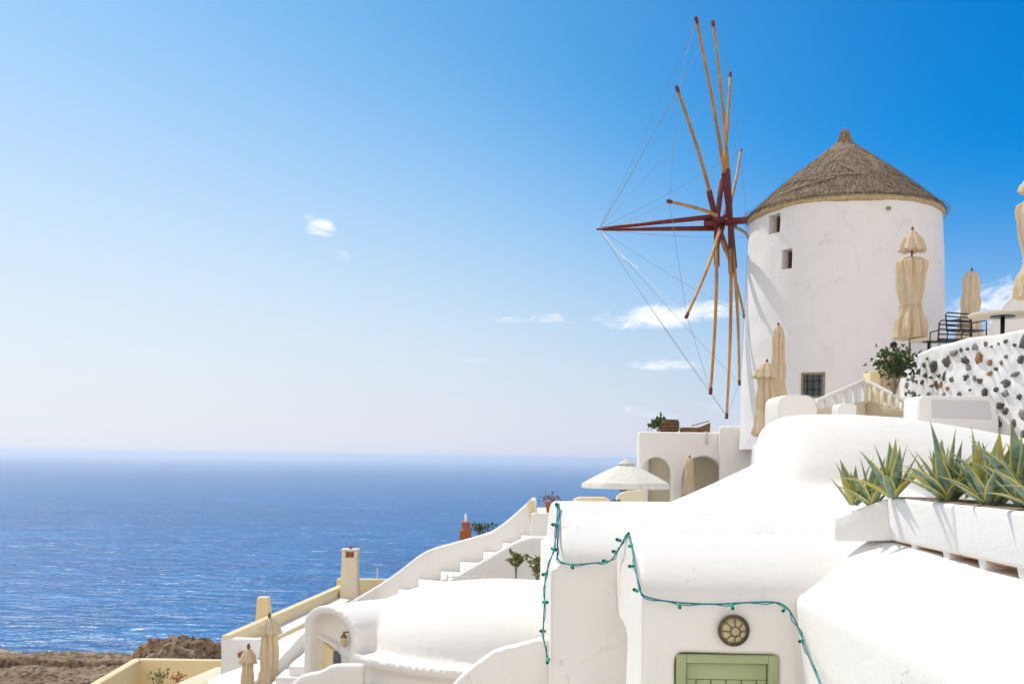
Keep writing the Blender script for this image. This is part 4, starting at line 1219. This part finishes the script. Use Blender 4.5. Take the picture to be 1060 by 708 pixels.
b = MB(); c0 = P(545, 519, 22.6); b.prism([P(545.5, 521, 22.75), P(549, 517, 22.75), P(553, 519, 22.75), P(554, 540, 22.75), P(553, 556, 22.75), P(551, 556, 22.75)], (0, .2, 0)); obj('parapet_end', b, ['cream'], sc_t, bevel=.02)

# shrubs, pots and chimney near it
leafy('shrub', 'yellow-green leafy plant rising over the domed roof', 'shrub', P(534, 600, 20.6), .55, .16, 80, 21, 'leaf_pale', .13, 4)
leafy('shrub', 'second yellow-green plant right of the first, over the domed roof', 'shrub', P(556, 602, 20.7), .50, .26, 110, 22, 'leaf_pale', .12, 6)
leafy('shrub', 'low dark green shrub peeping over the stair parapet beside the terracotta chimney pot', 'shrub', P(498, 556, 26.5), .35, .35, 150, 23, 'leaf', .10, 8)
c = P(482, 552, 26.0)
ch = thing('chimney_pot', 'terracotta chimney pot standing beyond the stair parapet', 'chimney pot', (c.x, 26, c.z-.3)); LOCAL.add(ch.name)
b = MB(); b.lathe([(.15, -.1), (.145, .32), (.16, .34), (.16, .38), (.10, .40), (.10, .52), (.125, .54), (.125, .58), (.06, .6)], (0, 0, 0), 20); link('pot_body', b.mesh('pot_body', True), 'terracotta', ch)
b = MB(); b.lathe([(.06, .60), (.035, .66), (.03, .80)], (0, 0, 0), 10); link('pot_finial', b.mesh('pot_finial', True), 'white_old', ch)
c = P(570.5, 531, 22.6)
pot = thing('flower_pot', 'terracotta pot of pink flowers at the left corner of the blank house roof', 'flower pot', (c.x, 22.6, c.z)); LOCAL.add(pot.name)
b = MB(); b.lathe([(.09, -.03), (.13, .20), (.15, .21), (.15, .26), (.12, .26)], (0, 0, 0), 20); link('pot', b.mesh('pot', True), 'terracotta', pot)
b = MB(); rn = random.Random(5)
for i in range(90):
    p = Vector((rn.gauss(0, .11), rn.gauss(0, .09), .33 + rn.gauss(0, .05))); d = Vector((rn.gauss(0, 1), rn.gauss(0, 1), rn.gauss(.4, .6))).normalized(); s = d.orthogonal().normalized()*.022
    b.mi = 0 if rn.random() < .55 else 1
    b._f([b.bm.verts.new(p-s), b.bm.verts.new(p+d*.06), b.bm.verts.new(p+s)])
link('foliage', b.mesh('foliage', recalc=False), ['leaf', 'flower'], pot)

# ================================================================== DOMED HOUSE
hG = thing('white_house', 'white house with smooth domed roof and arched porch at lower left', 'house', (-1.2, 17, -5.2))
ux, uy = Vector((.69, -.72, 0)), Vector((.72, .69, 0))         # along the front, and away from it
O = Vector((-3.15, 16.35, 0))
def L3(a, d, z): return O + ux*a + uy*d + ZZ*z
zc = -2.945
mb = MB()
bmd = mb.bm; nseg = 64; rows = []
DC = Vector((-.10, 16.70, 0)); RD = 2.66
def ringpts(r, z): return [DC + Vector((r*math.cos(t_), r*math.sin(t_), z)) for t_ in (2*math.pi*k/nseg for k in range(nseg))]
mb.prism(ringpts(RD-.10, -6), ZZ*(zc+6-.06))                  # drum
mb.prism(ringpts(RD, zc-.13), ZZ*.15)                           # rim
for j in range(12):                                             # dome
    ph = math.pi/2*j/12
    rows.append([bmd.verts.new(p) for p in ringpts(2.34*math.cos(ph)**.66, zc + .90*math.sin(ph))])
rows.insert(0, [bmd.verts.new((v.co.x, v.co.y, -4.5)) for v in rows[0]])
for a_, c_ in zip(rows, rows[1:]):
    for k in range(nseg): mb._f([a_[k], a_[(k+1) % nseg], c_[(k+1) % nseg], c_[k]])
mb._f(rows[0][::-1]); mb._f(rows[-1])
# porch vault
pr = []
for k in range(13):
    a = math.pi*(1-k/12); pr.append((.68 + .72*math.cos(a), -2.66 + .35*math.sin(a)))
inn = [(.68 + .56*math.cos(math.pi*k/12), -2.78 + .33*math.sin(math.pi*k/12)) for k in range(13)]
poly = pr + [(1.40, -6)] + [(1.23, -6)] + inn + [(.13, -6), (-.04, -6)]
mb.prism([L3(a, -.15, z) for a, z in poly], uy*.4)
mb.prism([L3(a, .12, z) for a, z in pr] + [L3(1.40, .12, -6), L3(-.04, .12, -6)], uy*1.3)
me = soft(mb, .05, 4, .012)
split(me, roofy, ('roof', 'wall'), ('white', 'white'), hG)
yb = .06
b = MB(); b.prism([L3(.20, yb, -5.8), L3(.50, yb, -5.8), L3(.50, yb, -3.05), L3(.20, yb, -2.96)], uy*.08); sh = obj('shutter', b, ['cream'], hG, bevel=.01)
b = MB(); b.prism([L3(.52, yb, -5.8), L3(.64, yb, -5.8), L3(.64, yb, -3.10), L3(.52, yb, -3.06)], uy*.06); obj('window', b, ['window_glass'], hG)
b = MB(); b.prism([L3(1.0, yb, -5.8), L3(1.2, yb, -5.8), L3(1.2, yb, -3.23), L3(1.0, yb, -3.15)], uy*.07); obj('shutter', b, ['cream'], hG, bevel=.01)
b = MB(); b.obox(L3(.40, yb-.02, -2.91), ux*.30 + ZZ*-.05, uy*.04, ZZ*.02); b.obox(L3(1.1, yb-.02, -3.09), ux*.16 + ZZ*-.03, uy*.04, ZZ*.02); obj('lintel', b, ['white'], hG)
lp = L3(.88, yb-.06, -2.86)
pl = thing('wall_lantern', 'small brass lantern inside the arched porch of the domed house', 'lantern', lp)
b = MB(); b.lathe([(.015, .13), (.045, .09), (.05, .075), (.038, -.045), (.015, -.07)], lp, 12); obj('lantern_glass', b, ['lamp_glass'], pl, smooth=True)
b = MB(); b.lathe([(.055, .075), (.015, .14), (.008, .165)], lp, 12); b.tube([lp + ZZ*.15, lp + uy*.1 + ZZ*.15], .012, 5); obj('lantern_cap', b, ['brass'], pl, smooth=True)

lowwall('garden_wall', 'plain shaded white wall with sloping top in front of the domed roof', [(466, 712), (478, 699), (500, 682), (512, 674), (525, 670), (563, 660.5), (575, 659)], 12.9, .22, 'white', zlow=-5, it=3)
lowwall('garden_wall', 'low white wall with stepped curved top before the arched porch', [(298, 712), (310, 700), (322, 697), (331, 695.5), (340, 690), (350, 688), (374, 688), (376, 689)], 14.6, .2, 'white', zlow=-6, vox=.04, it=3)
# sloping parapet and steps below the porch
s2 = thing('staircase', 'short white staircase with curved parapet left of the arched porch', 'staircase', P(300, 705, 17.6))
wallpx([(332, 641), (322, 648), (310, 659), (298, 671), (286, 685), (272, 697), (256, 712)], 18.6, 17.4, .22, -7, 'parapet', parent=s2)
for i, (xa_, ya_) in enumerate([(312, 680), (299, 691), (287, 704), (276, 717)]):
    b = MB(); p = P(xa_, ya_, 17.3 - .15*i); b.box(p.x-.05, p.x+1.5, p.y-.75, p.y+1.0, -7, p.z); obj('step', b, ['white'], s2, bevel=.02)
b = MB(); b.prism([P(332.5, 636, 17.35), P(336, 632, 17.35), P(338, 632, 17.35), P(338, 700, 17.35), P(329, 700, 17.35), P(329, 640, 17.35)], (0, .25, 0)); obj('newel_post', b, ['white'], s2, bevel=.03)

# ================================================================== CREAM HOUSE ON THE LEFT
hH = thing('cream_house', 'cream house with long roof parapet and masonry ledge above the sea', 'house', (-5.2, 23, -6))
n0, f0 = P(229, 657, 20.0), P(352, 602.5, 28.2)
zt3 = n0.z; f0.z = zt3; 
dirp = Vector((f0.x-n0.x, f0.y-n0.y, 0)).normalized(); rt = Vector((dirp.y, -dirp.x, 0))
def strip(off0, off1, z0, z1, s0=0.0, s1=1.0, nm='parapet', mat='cream', vox=None):
    a_ = n0.lerp(f0, s0); c_ = n0.lerp(f0, s1)
    b = MB(); b.prism([(p.x, p.y, z0) for p in (a_ + rt*off0, a_ + rt*off1, c_ + rt*off1, c_ + rt*off0)], (0, 0, z1-z0))
    return obj(nm, b, [mat], hH, bevel=.035)
strip(0, .20, -6.5, zt3, nm='parapet', mat='cream')
strip(.202, .62, -6.5, zt3-.27, .0, .985, nm='ledge', mat='cream')
strip(.19, .63, zt3-.269, zt3-.25, .008, .98, nm='ledge_top', mat='white')
strip(.622, .95, -6.5, zt3-.52, .0, .98, nm='wall', mat='pale_cream')
e = n0 + dirp*.0
b = MB(); b.prism([(p.x, p.y, -7) for p in (n0 - dirp*.012 + rt*-.01, n0 - dirp*.012 + rt*.80, n0 + dirp*.22 + rt*.80, n0 + dirp*.22 + rt*-.01)], (0, 0, zt3-.06+7)); obj('end_wall', b, ['white_old'], hH, bevel=.05)
b = MB(); p = n0 + rt*.45 + dirp*-.02; 
b.tube([p + ZZ*-.35, p + ZZ*-.35 - dirp*.12], .06, 10); obj('rain_spout', b, ['brown_wood'], hH)
fr_ = P(395, 599, 28.3)
b = MB(); b.box(f0.x-.1, fr_.x+.3, 28.2, 28.45, -6, P(380, 599, 28.3).z); obj('parapet', b, ['cream'], hH, bevel=.03)
def chimney(px0, px1, py_top, py_bot, Y, mat, cap=True, tp=.80):
    a_ = P(px0, py_bot, Y); c_ = P(px1, py_bot, Y); w = (c_.x-a_.x); mid = (a_.x+c_.x)/2; zt4 = P(px0, py_top, Y).z; z0 = a_.z
    b = MB(); h = w/2; b.hexa([(mid-h, Y, z0-.5), (mid+h, Y, z0-.5), (mid+h, Y+w*.9, z0-.5), (mid-h, Y+w*.9, z0-.5)], [(mid-h*tp, Y+.05, zt4), (mid+h*tp, Y+.05, zt4), (mid+h*tp, Y+w*.8, zt4), (mid-h*tp, Y+w*.8, zt4)])
    c5 = link('chimney', soft(b, .03, 3, .006), mat, hH)
    if cap:
        b = MB()
        hh = h*.62
        for sx in (-1, 1):
            for sy in (0, 1): b.box(mid+sx*hh-.05, mid+sx*hh+.05, Y+.10+sy*w*.45, Y+.20+sy*w*.45, zt4-.02, zt4+.17)
        b.box(mid-hh-.07, mid+hh+.07, Y+.08, Y+.22+w*.47, zt4+.17, zt4+.22); obj('chimney_cap', b, ['pale_cream'], c5, bevel=.015)
        b = MB(); b.lump((mid, Y+.15+w*.22, zt4+.25), (.05, .05, .05), 2, 0); b.box(mid-.1, mid+.1, Y+.2, Y+.1+w*.4, zt4-.02, zt4+.12); obj('chimney_pot', b, ['terracotta'], c5)
chimney(350.5, 371, 577, 613, 27.2, 'pale_cream')
chimney(261.5, 280, 618.5, 646, 23.5, 'cream', False, .62)
b = MB(); p = P(390.5, 600, 28.3); b.tube([p - ZZ*.1, p + ZZ*.33], .018, 6); tag(obj('antenna_post', b, ['rope']), 'thin white post standing on the far end of the cream parapet', 'post')
# white roof between the cream house and the stair
b = MB(); q = [P(289, 661, 21.3), P(328, 643, 23.6), P(332, 652, 19.3), P(286, 688, 18.1), P(262, 712, 17.8), P(212, 712, 18.0), P(216, 701, 18.6), P(259, 686, 19.5)]
b.hexa([(p.x, p.y, -7) for p in q], q); tag(obj('white_roof', b, ['white'], bevel=.06, bseg=3), 'bright white sloping roof between cream ledge and curved stair parapet', 'roof')

# lower cream terrace with its bench
YT = 28.0; zt5 = P(183, 683, YT).z
t5 = thing('terrace_enclosure', 'cream walled terrace corner just above the rocks', 'terrace', P(160, 715, 26.5))
cA_ = P(145, 683, YT); cB_ = P(250, 683, YT); cC_ = Vector((PX(100, 24.6, 708), 24.6, zt5))
b = MB(); b.prism([(cA_.x-.1, YT, -8), (cB_.x, YT, -8), (cB_.x, YT+.25, -8), (cA_.x-.1, YT+.25, -8)], (0, 0, zt5+8)); obj('back_wall', b, ['cream'], t5, bevel=.04)
b = MB(); b.prism([(cA_.x, YT+.2, -8), (cA_.x-.25, YT+.2, -8), (cC_.x-.25, 22, -8), (cC_.x-.02, 22, -8)], (0, 0, zt5+8)); obj('side_wall', b, ['cream'], t5, bevel=.04)
b = MB(); b.box(cC_.x-.1, cB_.x, 21, YT, -8, zt5-1.0); obj('floor', b, ['pale_cream'], t5)
b = MB(); q0 = P(176, 709, 24.0); q1 = P(224, 689, 25.6)
b.prism([q0, q1, q1 + Vector((.5, .1, -.05)), q0 + Vector((.7, -.2, -.05))], (0, 0, -1.2)); tag(obj('bench', b, ['pale_cream'], bevel=.06, bseg=3), 'rounded cream masonry bench slanting across the lowest terrace', 'bench')
leafy('potted_plant', 'small reddish dry plant on the lowest cream terrace by the rounded bench', 'plant', P(184, 712, 24.6), .42, .22, 60, 31, 'terracotta', .08, 6)
leafy('potted_plant', 'small dull plant at the back wall of the lowest cream terrace', 'plant', P(163, 713, 25.6), .4, .3, 80, 32, 'leaf_pale', .10, 6)

rl = thing('railing', 'short thin white railing on the far edge of the domed roof', 'railing', P(480, 604, 20.9))
b = MB(); b.tube([P(463, 597, 20.9), P(501, 596.5, 20.9)], .012, 5); obj('rail', b, ['rope'], rl)
for px_ in (463, 470, 477.5, 485, 493, 501):
    b = MB(); p = P(px_, 594.5, 20.9); b.tube([Vector((p.x, p.y, p.z-.6)), p], .016, 6); obj('post', b, ['rope'], rl)
